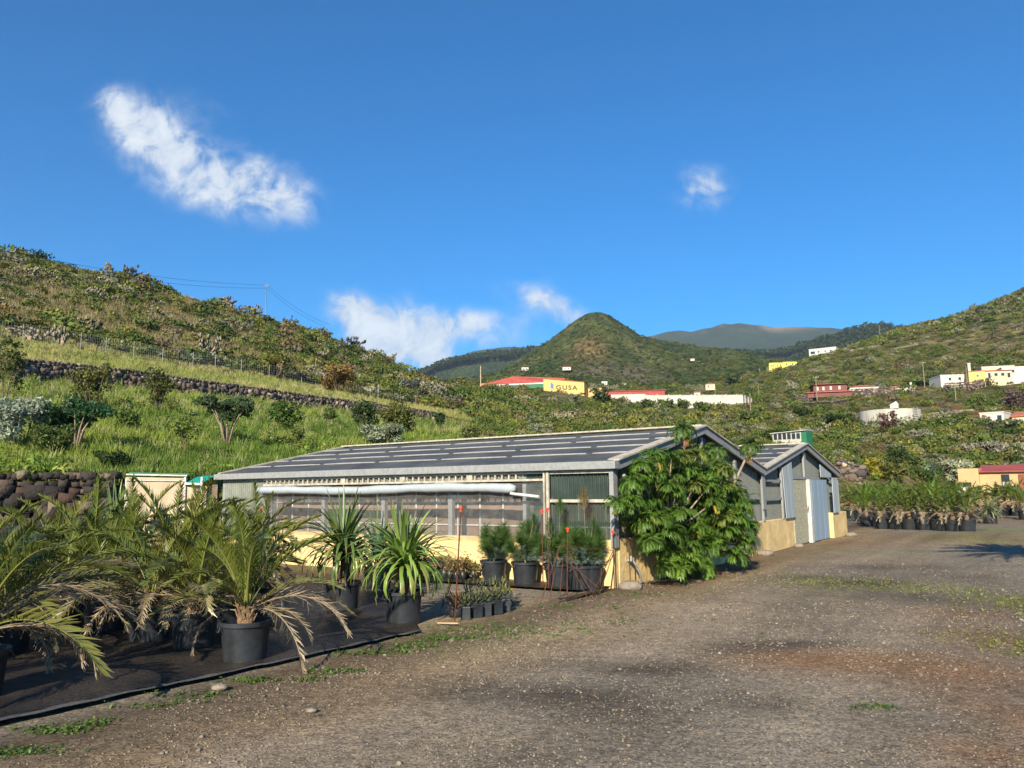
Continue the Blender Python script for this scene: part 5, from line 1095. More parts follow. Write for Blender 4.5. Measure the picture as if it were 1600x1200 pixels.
def frond(seed, L=1.25, e0=70, droop=60, dead=0., dexp=1.5, nl=58, lw=.0072, col=(.085, .125, .020), side=1.0, wtop=.25, rachis=(.20, .21, .05)):
    """feather palm frond along +X; e0 start elevation, droop total bend (deg)"""
    rng = np.random.default_rng(seed); n = 22; pts = [np.zeros(3)]; dirs = []
    sway = rng.uniform(-.18, .18)
    for i in range(n):
        t = (i + .5) / n; e = R(e0 - droop * t ** dexp); yaw = sway * t * 1.5
        d = np.array([math.cos(e) * math.cos(yaw), math.cos(e) * math.sin(yaw), math.sin(e)]); dirs.append(d); pts.append(pts[-1] + d * L / n)
    pts = np.array(pts); dirs.append(dirs[-1]); acc = Acc()
    # rachis: flattened tube
    for i in range(n):
        d = dirs[i]; s = np.cross(d, [0, 0, 1.]); s /= np.linalg.norm(s) + 1e-9; u = np.cross(s, d); w0 = .014 * (1 - i / n) + .002; w1 = .014 * (1 - (i + 1) / n) + .002
        if i == 0: w0 = .022
        P = np.array([pts[i] - s * w0, pts[i] + u * w0 * .6, pts[i] + s * w0, pts[i] - u * w0 * .5, pts[i + 1] - s * w1, pts[i + 1] + u * w1 * .6, pts[i + 1] + s * w1, pts[i + 1] - u * w1 * .5])
        F = np.array([(0, 4, 5, 1), (1, 5, 6, 2), (2, 6, 7, 3), (3, 7, 4, 0)]); acc.add(P, F, np.ones((8, 3)) * (np.array(rachis) if not dead else np.array((.26, .20, .12))))
    green = np.array(col); tan = np.array((.40, .30, .215))
    for k in range(nl):
        t = .12 + .88 * (k + rng.uniform(-.2, .2)) / nl; i = min(int(t * n), n - 1); f = t * n - i; p = pts[i] * (1 - f) + pts[min(i + 1, n)] * f; d = dirs[i]
        s = np.cross(d, [0, 0, 1.]); s /= np.linalg.norm(s) + 1e-9; u = np.cross(s, d)
        ll = wtop * (min(1, (t - .05) * 4) ** .7) * (1 - .55 * max(0, t - .35) / .65) * L / 1.25
        for sg in (-1, 1):
            if rng.uniform() < .04 + dead * .12: continue
            a = R(rng.normal(46 - 18 * t, 6)); lift = R(rng.normal(26, 9)) * (1 - dead * .7)
            dr = d * math.cos(a) + (s * sg * math.cos(lift) + u * math.sin(lift)) * math.sin(a)
            if dead: dr = dr + np.array([0, 0, -.5]) * rng.uniform(.2, 1.3) * dead + rng.normal(size=3) * .22 * dead
            dr /= np.linalg.norm(dr); l = ll * rng.uniform(.82, 1.1); tipd = dr + np.array([0, 0, -1]) * rng.uniform(.05, .3) + rng.normal(size=3) * .08 * (1 + 3 * dead); tipd /= np.linalg.norm(tipd)
            w = np.cross(dr, u); w = u * .55 + np.cross(dr, u) * .5 if False else np.cross(dr, u); w /= np.linalg.norm(w) + 1e-9; w = w * .75 + u * .5 * sg; ww = lw * (1 - .45 * dead)
            m = p + dr * l * .5; e = m + tipd * l * .5
            P = np.array([p - w * ww * .6, p + w * ww * .6, m + w * ww, m - w * ww, e + w * .001, e - w * .001])
            F = np.array([(0, 1, 2, 3), (3, 2, 4, 5)])
            c = green * rng.uniform(.75, 1.3); dd = dead if rng.uniform() < .9 else dead * .3
            tipdry = np.clip((t - .8) * 2, 0, .35) * (rng.uniform() < .4)
            c = c * (1 - dd) + tan * rng.uniform(.7, 1.25) * dd; c2 = c * (1 - tipdry) + tan * tipdry
            acc.add(P, F, np.array([c, c, c, c, c2, c2]))
    return acc.out()
FR = {}
def fmesh(key, **k):
    V, F, C = frond(**k); o = mesh_np('frond', V, F, MT['palmleaf'], C); me = o.data; bpy.data.objects.remove(o); FR.setdefault(key, []).append(me)
for i in range(4): fmesh('up', seed=300 + i, L=1.0 + .05 * i, e0=84 - 4 * i, droop=30 + 10 * i, col=(.090 + .014 * i, .138, .020))
for i in range(5): fmesh('mid', seed=320 + i, L=1.15, e0=62 - 4 * i, droop=60 + 9 * i, col=(.098, .128 - .005 * i, .022))
for i in range(5): fmesh('out', seed=340 + i, L=1.2, e0=38 - 4 * i, droop=58 + 9 * i, col=(.115, .135 - .006 * i, .024), dead=.16 * (i % 3))
for i in range(4): fmesh('low', seed=360 + i, L=1.05, e0=22 - 4 * i, droop=70 + 10 * i, dead=.5 + .14 * i, nl=46, col=(.14, .13, .03))
for i in range(3): fmesh('hang', seed=380 + i, L=1.02, e0=34, droop=122 + 5 * i, dexp=.75, dead=.85, nl=52, wtop=.19, lw=.009)
LBL = ' phoenix palm in a black nursery pot'
PG = 'potted feather palms on the dark ground mat'
def palm(p, seed, label, nf=20, scale=1., hang=1, group=PG, spread=None, zrot=0, stem=.16, potk={}, upn=None):
    rng = random.Random(seed); root = thing('potted_palm', label, 'potted palm', p, 0, group); h = potk.get('h', .40)
    make_pot(root, **potk)
    b = MB(); pr = [(.075, h - .08), (.085, h), (.07, h + stem * .6), (.035, h + stem)]; b.lathe(pr, 12)
    for k in range(16):
        a = k * 2.4; z = h - .03 + stem * k / 18; c = Vector((math.cos(a), math.sin(a), 0)); b.prism([tuple(c * .06 + Vector((-c.y, c.x, 0)) * .03 + Vector((0, 0, z))), tuple(c * .06 - Vector((-c.y, c.x, 0)) * .03 + Vector((0, 0, z))), tuple(c * .10 + Vector((0, 0, z + .10)))], 0, tuple(c * .012))
    b.build('stem', 'fibre', root)
    kinds = ['up'] * (upn or 3) + ['low'] * 3 + ['mid'] * 5 + ['out'] * 6 + ['low'] * 4 + ['mid'] * 2; kinds = kinds[:nf] + ['hang'] * hang
    ga = rng.uniform(0, 6.28)
    for i, k in enumerate(kinds):
        me = rng.choice(FR[k]); o = bpy.data.objects.new('frond', me); COL.objects.link(o); o.parent = root
        a = ga + i * 2.399 + rng.uniform(-.3, .3); o.rotation_euler = (rng.uniform(-.15, .15), rng.uniform(-.1, .1), a)
        s = scale * rng.uniform(.75, 1.08) * (1 if k not in ('low',) else .85); o.scale = (s,) * 3
        o.location = (math.cos(a) * .03, math.sin(a) * .03, h + stem * (.9 if k in ('up', 'mid') else .6))
    return root
# front palm with the hanging dead fronds, and the rows behind it
def addfrond(root, key, i, az, scale, z, pitch=0):
    o = bpy.data.objects.new('frond', FR[key][i]); COL.objects.link(o); o.parent = root; o.rotation_euler = (0, pitch, az); o.scale = (scale,) * 3; o.location = (math.cos(az) * .04, math.sin(az) * .04, z)
p1 = gp(382, 1036)
f1 = palm(p1, 5, 'front palm with a long brown dead frond hanging over its black pot, nearest complete one', nf=17, scale=1.0, hang=0, upn=5)
addfrond(f1, 'hang', 0, R(-30), 1.12, .47); addfrond(f1, 'hang', 1, R(12), 1.15, .50, R(-22)); addfrond(f1, 'low', 2, R(-10), 1.1, .5, R(-12)); addfrond(f1, 'hang', 2, R(172), .8, .46); addfrond(f1, 'low', 0, R(20), 1.0, .5)
row1 = [(303, 1016, 'second palm of the front row, its pot half shaded, left of the front palm'), (233, 1004, 'third palm of the front row counting from the front palm leftwards'), (162, 990, 'fourth palm of the front row, dappled light on its pot'), (98, 978, 'fifth palm of the front row, deep in the shade'), (40, 968, 'sixth palm of the front row near the left edge')]
for i, (x, y, lb) in enumerate(row1): palm(gp(x, y), 20 + i, lb, nf=22, scale=1.02, hang=i % 2)
pn = palm(gp(-45, 1098), 33, 'near palm at the left edge, a brown frond tip reaching past its pot', nf=22, scale=1.12, hang=0, stem=.22); addfrond(pn, 'low', 0, R(24), 1.15, .55, R(-30)); addfrond(pn, 'hang', 1, R(14), 1.25, .64, R(-32)); addfrond(pn, 'low', 2, R(34), 1.2, .6, R(-16)); addfrond(pn, 'out', 1, R(50), 1.1, .6)
palm(gp(8, 1022), 35, 'palm between the nearest left one and the front row, fronds hanging over the mat', nf=22, scale=1.05, hang=1); palm(gp(-95, 1050), 36, 'palm right behind the nearest left one, mostly cut off by the picture edge', nf=20, scale=1.1)
palm(gp(-120, 1010), 34, 'palm partly cut by the left edge behind the nearest one', nf=20, scale=1.1)
ordn = ['first', 'second', 'third', 'fourth', 'fifth', 'sixth', 'seventh', 'eighth', 'ninth']
rd = (gp(40, 968) - gp(303, 1016)).normalized(); pd_ = Vector((-rd.y, rd.x, 0)) * -1
if pd_.y < 0: pd_ = -pd_
st = gp(345, 1022); cnt = 0
for rrow in range(1, 7):
    for k in range(-1 if rrow > 1 else 0, 8):
        q = st + pd_ * (.92 * rrow) + rd * (.98 * k + .35 * (rrow % 2)) + Vector((random.uniform(-.1, .1), random.uniform(-.1, .1), 0)); X = q.x / q.y
        if X < -.85 or q.length > 14.5: continue
        if (q - C0).dot(D1) > -.7: continue
        if -.32 < X and rrow < 3: continue
        if X > -.20 or (X > -.385 and rrow >= 4): continue
        if X > -.30 and rrow > 2: continue
        palm(q, 60 + cnt, f'palm in the {ordn[rrow]} row behind the front row, {ordn[k + 1]} place from the right', nf=(20 if rrow < 3 else 17), scale=(1.08 + .04 * rrow) * (.86 if X > -.42 else 1.12) + .05 * (rrow % 2), hang=0, stem=.2 + .04 * rrow); cnt += 1

def strap_leaves(n, seed, L=.8, w=.022, emin=-.2, emax=1.45, droop=1.8, col=(.10, .16, .045), seg=7, stiff=.3):
    rng = np.random.default_rng(seed); acc = Acc()
    for i in range(n):
        t = i / n; a = i * 2.399 + rng.uniform(-.2, .2); e = emin + (emax - emin) * (t ** .8) + rng.uniform(-.1, .1); l = L * rng.uniform(.75, 1.1); ww = w * rng.uniform(.8, 1.15)
        p = np.array([math.cos(a) * .04, math.sin(a) * .04, .15 * t]); P = []; dr = droop * (1 - t) ** .6 * rng.uniform(.7, 1.2) + stiff * .3
        tw = rng.uniform(-.3, .3)
        for k in range(seg + 1):
            u = k / seg; ee = e - dr * u ** 1.15; d = np.array([math.cos(a + tw * u) * math.cos(ee), math.sin(a + tw * u) * math.cos(ee), math.sin(ee)]); s = np.array([-math.sin(a), math.cos(a), 0]); nn_ = np.cross(s, d)
            wk = ww * (math.sin(math.pi * min(1, .35 + u * .65)) ** .6 if u < 1 else .08) * (1.0 if u > .15 else .8)
            P += [p - s * wk + nn_ * wk * .35, p, p + s * wk + nn_ * wk * .35]; p = p + d * l / seg
        F = []
        for k in range(seg): b_ = 3 * k; F += [(b_, b_ + 1, b_ + 4, b_ + 3), (b_ + 1, b_ + 2, b_ + 5, b_ + 4)]
        c = np.array(col) * rng.uniform(.7, 1.3); cc_ = np.tile(c, (len(P), 1)) * np.linspace(.9, 1.1, len(P))[:, None]
        if rng.uniform() < .08: cc_[:, :] = np.array((.22, .20, .05))
        cc_[-3:] = (.26, .20, .11)
        acc.add(np.array(P), np.array(F), cc_)
    return acc.out()
def yucca(p, seed, label, L=.85, n=110, h0=.5, spikes=10, col=(.17, .26, .05), wmul=1., pot={}, stem=.4, spikeL=.85):
    root = thing('potted_yucca', label, 'potted plant', p, 0, 'strap leaved plants in black pots'); make_pot(root, **pot); h = pot.get('h', .4)
    b = MB(); b.tube([(0, 0, h - .1), (.01, 0, h + stem * .6), (0, 0, h + stem)], [.06, .05, .04], 8)
    b.tube([(.02, .02, h - .1), (.10, .06, h + stem * .5), (.12, .08, h + stem * .8)], [.04, .03, .03], 6); b.build('stem', 'fibre', root)
    V, F, C = strap_leaves(n, seed, L, .027 * wmul, .15, 1.25, 2.9, col); V = V + [0, 0, h + stem * .75]; V2, F2, C2 = strap_leaves(n // 3, seed + 1, L * .7, .022 * wmul, .0, 1.0, 2.8, col)
    acc = Acc(); acc.add(V, F, C); acc.add(V2 + [.12, .08, h + stem * .6], F2, C2)
    V3, F3, C3_ = strap_leaves(spikes, seed + 2, spikeL, .02 * wmul, 1.25, 1.52, .12, (.11, .17, .06)); acc.add(V3 + [0, 0, h + stem], F3, C3_)
    V, F, C = acc.out(); mesh_np('leaves', V, F, MT['palmleaf'], C, root, smooth=True); return root
yucca(gp(630, 975), 401, 'big strap leaved plant with arching bright green leaves and upright spikes, in a grey pot', L=.80, n=125, spikes=16, stem=.34, spikeL=.62)
yucca(gp(535, 955), 411, 'darker strap leaved plant with tall spikes left of and behind the bright one', L=.80, n=110, spikes=9, col=(.09, .145, .035), stem=.42, spikeL=.85)
yucca(gp(590, 925), 421, 'strap leaved plant behind, between the two larger ones', L=.6, n=70, spikes=5, col=(.05, .09, .035), stem=.2)
yucca(gp(175, 905), 431, 'pale spiky plant rising out of the palms in front of the stone wall', L=.7, n=50, spikes=26, stem=.55, spikeL=.85)
# ---- pine saplings in pots
def needles(acc, a, b, n, l, col, rng, spread=.9, w=.0022):
    a = np.array(a); b = np.array(b); d = (b - a) / (np.linalg.norm(b - a) + 1e-9); t = rng.uniform(0, 1, n); base = a + (b - a) * t[:, None]
    v = rng.normal(size=(n, 3)); v -= (v @ d)[:, None] * d; v /= np.linalg.norm(v, axis=1, keepdims=True); dr = d * rng.uniform(.4, 1.1, (n, 1)) + v * spread; dr /= np.linalg.norm(dr, axis=1, keepdims=True)
    s = np.cross(dr, rng.normal(size=(n, 3))); s /= np.linalg.norm(s, axis=1, keepdims=True); ll = l * rng.uniform(.7, 1.15, (n, 1)); tip = base + dr * ll + np.array([0, 0, -.12]) * ll
    P = np.stack([base - s * w, base + s * w, tip + s * w * .4, tip - s * w * .4], 1).reshape(-1, 3); c = np.repeat(np.array(col) * rng.uniform(.65, 1.35, (n, 1)), 4, 0); acc.add(P, np.arange(4 * n).reshape(-1, 4), c)
def pine(p, seed, label, H=.95, nb=9, tall=None, dead=False, w=.3):
    rng = np.random.default_rng(seed); root = thing('potted_pine', label, 'potted pine', p, 0, 'pine saplings in pots along the wall'); make_pot(root, .235, .185, .40); h = .40; acc = Acc(); b = MB()
    b.tube([(0, 0, h - .1), (.01, .01, h + H * .7)], [.018, .008], 6)
    for i in range(nb):
        a = i * 2.399; q = w * rng.uniform(.3, 1); z0 = h + rng.uniform(.02, H * .35); tip = (math.cos(a) * q, math.sin(a) * q, h + H * rng.uniform(.45, 1) * (1.1 - .5 * q / w)); bs = (0, 0, z0); mid = (tip[0] * .7, tip[1] * .7, (z0 + tip[2]) / 2)
        b.tube([bs, mid, tip], [.009, .007, .004], 5); needles(acc, bs, mid, 240, .14, (.085, .13, .055), rng); needles(acc, mid, tip, 400, .16, (.070, .135, .028), rng, .8)
        needles(acc, tip, np.array(tip) + [0, 0, .06], 60, .14, (.05, .105, .022), rng, .6)
    for i in range(10):
        a = rng.uniform(0, 6.28); tip = (math.cos(a) * w * .85, math.sin(a) * w * .85, h + rng.uniform(.05, .3)); needles(acc, (0, 0, h + .03), tip, 110, .07, (.16, .23, .19), rng, .6, .003)
    if tall:
        for (dx, tz_, dry) in tall:
            b.tube([(dx * .6, 0, h + H * .6), (dx, 0, h + tz_)], [.010, .005], 5)
            c = (.20, .15, .05) if dry else (.055, .11, .03); needles(acc, (dx, 0, h + tz_ - .22), (dx, 0, h + tz_), 260, .11, c, rng, .35); 
            for s_ in (-1, 1): b.tube([(dx, 0, h + tz_ - .3), (dx + s_ * .06, .02, h + tz_ - .1)], .004, 4); needles(acc, (dx + s_ * .02, 0, h + tz_ - .28), (dx + s_ * .06, .02, h + tz_ - .08), 90, .10, c, rng, .4)
    b.build('stem', 'bark', root); V, F, C = acc.out(); mesh_np('needles', V, F, MT['leaf'], C, root); return root
PXP = [(772, 'leftmost potted pine by the wall, round and dark green with blue-green lower needles'), (815, 'second potted pine from the left, looser with yellowish tips'), (863, 'third potted pine, with a tall thin leader in front of the wall opening'), (907, 'fourth potted pine, with a pale dead leader')]
def wall_u(px): t = (px - 800) / (FPX * CP) ; return (C0.x - t * C0.y) / (math.cos(AZA) + math.sin(AZA) * t)
for i, (px, lb) in enumerate(PXP):
    q = gl(-.33, wall_u(px) - .25 + (.0 if i else .05)); pine(q, 500 + i, lb, H=[.72, .66, .70, .66][i], tall=[None, [(.16, .76, False)], [(.05, 1.05, False), (-.12, .7, False)], [(-.05, 1.18, True), (.1, .7, False)]][i], w=.33)
pine(gl(-.42, .36), 505, 'fifth potted pine, closest to the greenhouse corner, spreading over its dark pot', H=.66, w=.28)
# ---- small nursery pots
SGp = 'seedlings in small black pots by the yellow wall'
def small_pot_mesh(h=.2, r=.06): b = MB(); b.lathe([(.001, .003), (r * .8, 0), (r, h * .5), (r * 1.02, h), (r * .9, h), (r * .86, h - .03), (.001, h - .03)], 10); return b
def seedling(seed, col=(.10, .13, .03), col2=(.25, .14, .07)):
    rng = np.random.default_rng(seed); acc = Acc()
    for i in range(5):
        a = rng.uniform(0, 6.28); tip = np.array([math.cos(a) * .06, math.sin(a) * .06, rng.uniform(.2, .34)]); needles(acc, (0, 0, .15), tip, 16, .015, (.18, .10, .07), rng, .5, .004)
        c = tip + rng.normal(size=(34, 3)) * .045; P, F = rand_quads(34, c, .035, rng, None, 2.0); acc.add(P, F, np.repeat(np.where(rng.uniform(size=(34, 1)) < .55, np.array(col), np.array(col2)) * rng.uniform(.7, 1.3, (34, 1)), 4, 0))
    return acc.out()
base_t = thing('seedling_pot', 'seedling pot in the back row against the yellow wall, first from the right', 'seedling pot', gl(-.18, wall_u(748)), 0, SGp); small_pot_mesh().build('pot', 'pot', base_t, smooth=True); V, F, C = seedling(1); mesh_np('seedling', V, F, MT['leaf'], C, base_t)
base_b = thing('seedling_pot', 'seedling pot in the front row by the yellow wall, first from the right', 'seedling pot', gl(-.42, wall_u(744)), 1., SGp); small_pot_mesh(.19, .065).build('pot', 'pot', base_b, smooth=True); V, F, C = seedling(2, (.13, .12, .035), (.30, .17, .09)); mesh_np('seedling', V, F, MT['leaf'], C, base_b)
on = ['first', 'second', 'third', 'fourth', 'fifth', 'sixth', 'seventh', 'eighth', 'ninth', 'tenth', 'eleventh', 'twelfth', 'thirteenth']
for k in range(1, 13):
    copy_tree(base_t, gl(-.18 + random.uniform(-.02, .02), wall_u(748) + .15 * k), k * 1.3, f'seedling pot in the back row against the yellow wall, {on[k]} from the right', random.uniform(.9, 1.15))
    copy_tree(base_b, gl(-.42 + random.uniform(-.03, .03), wall_u(744) + .15 * k), k * 2.1, f'seedling pot in the front row by the yellow wall, {on[k]} from the right', random.uniform(.9, 1.15))
# succulents in small pots near the stakes
SU = 'succulents in small black pots at the mat corner'
def succ(seed, col):
    V, F, C = strap_leaves(22, seed, .085, .014, .15, 1.4, .2, col, 3, 0); return V + [0, 0, .15], F, C
s0 = thing('succulent_pot', 'small black pot with a rosette succulent, nearest the rusty stake', 'succulent pot', gp(728, 968), 0, SU); b = MB(); b.box(-.06, .06, -.06, .06, 0, .16); b.build('pot', 'pot', s0, bevel=.006); V, F, C = succ(1, (.13, .15, .06)); mesh_np('succulent', V, F, MT['leaf'], C, s0)
grid = [(744, 965, 'second'), (760, 962, 'third'), (776, 959, 'fourth'), (790, 955, 'fifth, with yellow flowers')]
for (x, y, lb) in grid: copy_tree(s0, gp(x, y), random.uniform(0, 1), f'small succulent pot in the front row, {lb} rightwards from the rusty stake', 1.05)
for k, (x, y) in enumerate([(735, 950), (752, 948), (770, 946), (786, 944)]): copy_tree(s0, gp(x, y), random.uniform(0, 1), f'small succulent pot in the second row, {on[k]} from the left', 1.1)
t = thing('succulent_pot', 'wider dark pot with an orange tipped succulent beside the leaning stake', 'succulent pot', gp(712, 964), 0, SU); b = small_pot_mesh(.12, .1); b.build('pot', 'pot', t, smooth=True); V, F, C = strap_leaves(26, 9, .13, .024, .1, 1.2, .3, (.32, .17, .08), 3, 0); mesh_np('succulent', V + [0, 0, .10], F, MT['leaf'], C, t)
yf = thing('succulent_pot', 'black square pot with small yellow flowers at the right end of the succulents', 'succulent pot', gp(793, 946), 0, SU); b = MB(); b.box(-.075, .075, -.075, .075, 0, .19); b.build('pot', 'pot', yf, bevel=.006); rng = np.random.default_rng(4); P, F = rand_quads(90, np.stack([rng.uniform(-.07, .07, 90), rng.uniform(-.07, .07, 90), rng.uniform(.18, .23, 90)], 1), .03, rng); mesh_np('flowers', P, F, MT['petal'], np.repeat(np.where(rng.uniform(size=(90, 1)) < .5, np.array([.55, .38, .02]), np.array([.1, .14, .03])), 4, 0), yf)

# ---- weed mats
def mat_sheet(name, label, poly, seed, fold=True):
    """wrinkled sheet inside a quad given by four ground points (near-left, near-right, far-right, far-left)"""
    a, b_, c, d = [Vector(p) for p in poly]; nu, nv_ = 110, 60; V = []; o0 = a.copy(); o0.z = 0
    s_ = np.linspace(0, 1, nu + 1); t_2 = np.linspace(0, 1, nv_ + 1); SS, TT = np.meshgrid(s_, t_2, indexing='ij')
    PX = (a.x * (1 - SS) + b_.x * SS) * (1 - TT) + (d.x * (1 - SS) + c.x * SS) * TT; PY = (a.y * (1 - SS) + b_.y * SS) * (1 - TT) + (d.y * (1 - SS) + c.y * SS) * TT
    edge = np.exp(-TT * nv_ / 2.0) ; PY = PY + (fbm(SS * 14, TT * 0, seed) - .45) * .15 * np.exp(-TT * 8)
    Z = .040 + gz_at(PX, PY) * .2 + edge * .012 * fbm(SS * 60, TT * 3, seed + 1) + (np.abs(np.sin(SS * 40 + 5 * fbm(SS * 6, TT * 4, seed + 2))) ** 12) * .008
    V = np.stack([PX - o0.x, PY - o0.y, Z], -1).reshape(-1, 3); ii = np.arange((nu + 1) * (nv_ + 1)).reshape(nu + 1, -1); F = np.stack([ii[:-1, :-1], ii[1:, :-1], ii[1:, 1:], ii[:-1, 1:]], -1).reshape(-1, 4)
    o = mesh_np(name, V, F, MT['mat'], None, None, o0, smooth=True); tag(o, label, 'ground mat'); return o
mat_sheet('ground_mat', 'large black woven weed mat under the potted palms, folded along its front edge', [gp(-260, 1190), gp(655, 990), gp(585, 868), gp(-420, 868)], 71)
mat_sheet('ground_mat', 'narrow dark mat strip under the potted pines along the yellow wall', [gl(-.95, 4.2), gl(-.78, .25), gl(-.01, .05), gl(-.01, 5.6)], 75)
b = MB(); q0, q1 = gp(-260, 1190), gp(655, 990); pts = []
for i in range(61):
    q = q0.lerp(q1, i / 60); q = q + Vector((0, 1, 0)) * (fbm(np.array([i / 60 * 14.]), np.array([0.]), 71)[0] - .45) * .15; q.z = .03 + .008 * math.sin(i * 1.3); pts.append(q - q0)
b.tube(pts, [.018 + .045 * fbm(np.array([i * .37]), np.array([3.]), 73)[0] for i in range(61)], 7); o = b.build('mat_fold', 'matedge', None, q0, smooth=True); o.scale = (1, 1, .22); o.location.z = .03; tag(o, 'rolled grey edge of the weed mat along the gravel', 'mat edge')
# ---- stakes with red caps
RB = 'rusty stakes with red caps'
def cap(b, p): b.lathe([(.001, .0), (.016, .0), (.016, .03), (.028, .038), (.028, .062), (.001, .066)], 10, tuple(Vector(p) - Vector((0, 0, .03))))
def stake(base, top, label, legs=(), knots=()):
    root = thing('rusty_stake', label, 'stake', base, 0, RB); o = Vector(base); b = MB(); b.tube([Vector((0, 0, -.05)), Vector(top) - o], .009, 6)
    for (a, c) in legs: b.tube([Vector(a) - o, Vector(c) - o], .007, 5)
    b.build('rod', 'rust', root); b = MB(); cap(b, Vector(top) - o); b.build('cap', 'redcap', root); return root
def up_at(base, py): # point above base seen at photo row py
    p = Vector(base); lo, hi = 0., 4.
    for _ in range(40):
        m = (lo + hi) / 2; v = Vector((p.x, p.y, m)) - Vector((0, 0, CAM_H)); y = 600 - FPX * v.dot(UV) / v.dot(FW)
        if y > py: lo = m
        else: hi = m
    return Vector((p.x, p.y, lo))
def px_at(base, x, y):   # point in the vertical plane through base facing the camera
    d = pdir(x, y); t = base.y / d.y; return Vector((0, 0, CAM_H)) + d * t
s1 = gp(710, 974); stake(s1, px_at(s1, 720, 796), 'leaning rusty stake with red cap standing among the succulents', [(gp(698, 932), px_at(s1, 715, 883)), (gp(739, 962), px_at(s1, 714, 878)), (gp(690, 950), px_at(s1, 716, 870))])
s2 = gp(886, 936); stake(s2, px_at(s2, 887, 828), 'upright rusty stake with red cap in front of the pines, with wire braces', [(gp(843, 946), px_at(s2, 876, 850)), (gp(858, 942), px_at(s2, 872, 862)), (gp(874, 938), px_at(s2, 880, 870)), (px_at(s2, 886, 853), up_at(gp(960, 922), 860)), (px_at(s2, 878, 845), px_at(s2, 925, 925)), (px_at(s2, 884, 866), px_at(s2, 918, 934)), (px_at(s2, 890, 880), px_at(s2, 935, 918))])
s3 = gp(960, 922); stake(s3, up_at(s3, 832), 'rusty stake with red cap at the greenhouse corner', [(up_at(s3, 860), gp(922, 936)), (up_at(s3, 864), gp(936, 930))])
s4 = gl(-.62, wall_u(873)); stake(s4, up_at(s4, 800), 'thin rusty stake with red cap behind the pines, left of its twin'); s5 = gl(-.72, wall_u(886)); stake(s5, up_at(s5, 797), 'thin rusty stake with red cap behind the pines, right of its twin')
s6 = gl(-1.3, wall_u(490)); stake(s6, up_at(s6, 795), 'rusty stake with red cap rising between the palms and the left strap leaved plant'); s7 = gl(.1, -.25); stake(s7, up_at(s7, 787), 'tall rusty stake with red cap against the gable beside the big shrub')
rng = random.Random(3); b = MB(); q0, q1 = gp(880, 940), gp(958, 922)
for i in range(30):
    a = q0.lerp(q1, rng.uniform(-.1, .5)); c = q0.lerp(q1, rng.uniform(.5, 1.0)); m = a.lerp(c, .5); j = lambda k=.05: Vector((rng.uniform(-k, k), rng.uniform(-k, k), rng.uniform(0, .05)))
    b.tube([a + j() - q0, m + j(.08) - q0, c + j() - q0], .006, 4)
o = b.build('wire_bundle', 'wirebundle', None, q0); tag(o, 'tangle of dark wire and twigs lying between the upright stake and the greenhouse corner', 'wire bundle')
b = MB(); q0 = gp(700, 905)
for i in range(9): a = gp(690 + 6 * i, 930 + i % 3 * 5); c = a + Vector((rng.uniform(.1, .5), rng.uniform(-.2, .2), 0)); b.tube([a - q0 + Vector((0, 0, .02)), c - q0 + Vector((0, 0, .05))], .007, 4)
o = b.build('twigs', 'wirebundle', None, q0); tag(o, 'dry twigs on the ground behind the succulent pots', 'twigs')
for (x, y, s_, lb) in [(343, 1077, .055, 'pale rounded stone at the mat edge below the front pot'), (487, 1112, .035, 'angular grey stone on the gravel verge'), (985, 921, .17, 'flat grey stone at the foot of the yellow gable wall'), (1196, 868, .16, 'grey stone lying by the second gable wall'), (1248, 855, .12, 'pale stone slab in front of the mottled door'), (1330, 838, .16, 'flat stone at the outer corner of the second gable')]:
    p = gp(x, y); V0, F0 = I2; rng2 = np.random.default_rng(int(x)); V = V0 * (1 + rng2.uniform(-.1, .1, (len(V0), 1))) * np.array([1.2, .9, .55]) * s_; o = mesh_np('stone', V, F0, MT['rock'], np.ones_like(V) * (.26, .22, .17), None, p + Vector((0, 0, s_ * .3))); tag(o, lb, 'stone')
b = MB(); q = gp(700, 978); b.prism([(-.13, 0, .03), (.12, -.05, .03), (.14, -.02, .03), (-.1, .03, .03)], 0, (0, 0, .012)); o = b.build('wood_chip', mat('pale_wood', (.48, .33, .18), .8, .2, 9), None, q); tag(o, 'pale strip of wood on the soil beside the leaning stake', 'wood')

# ---- the big shrub at the gable: drooping pinnate leaves on branching stems
def pinnate(seed, L=.36, pairs=8):
    rng = np.random.default_rng(seed); acc = Acc(); p = np.zeros(3); e = R(38); n = pairs + 1; s = np.array([0, 1., 0])
    for i in range(n):
        t = i / (n - 1); e = R(38) - R(115) * t ** 1.1; d = np.array([math.cos(e), 0, math.sin(e)]); q = p + d * L / n
        u = np.cross(s, d) * -1
        acc.add(np.array([p - s * .003, p + s * .003, q + s * .002, q - s * .002]), np.array([(0, 1, 2, 3)]), np.ones((4, 3)) * (.16, .17, .05))
        if i > 0:
            for sg in (-1, 1):
                l = .115 * (1 - .3 * abs(t - .4)) * rng.uniform(.85, 1.1); dr = d * .45 + s * sg * .85 + np.array([0, 0, -.25]); dr /= np.linalg.norm(dr); m = q + dr * l * .5; ti = q + dr * l * .92 + np.array([0, 0, -l * .28]); w = np.cross(dr, u); w /= np.linalg.norm(w); w = w * .014
                c = rng.uniform(.75, 1.3); acc.add(np.array([q, m + w, ti, m - w]), np.array([(0, 1, 2, 3)]), np.ones((4, 3)) * c)
        p = q
    ti = p + np.array([0, 0, -.1]); w = s * .014; m = (p + ti) / 2; acc.add(np.array([p, m + w, ti, m - w]), np.array([(0, 1, 2, 3)]), np.ones((4, 3))); return acc.out()
LEAFP = [pinnate(i, .30 + .03 * i) for i in range(4)]
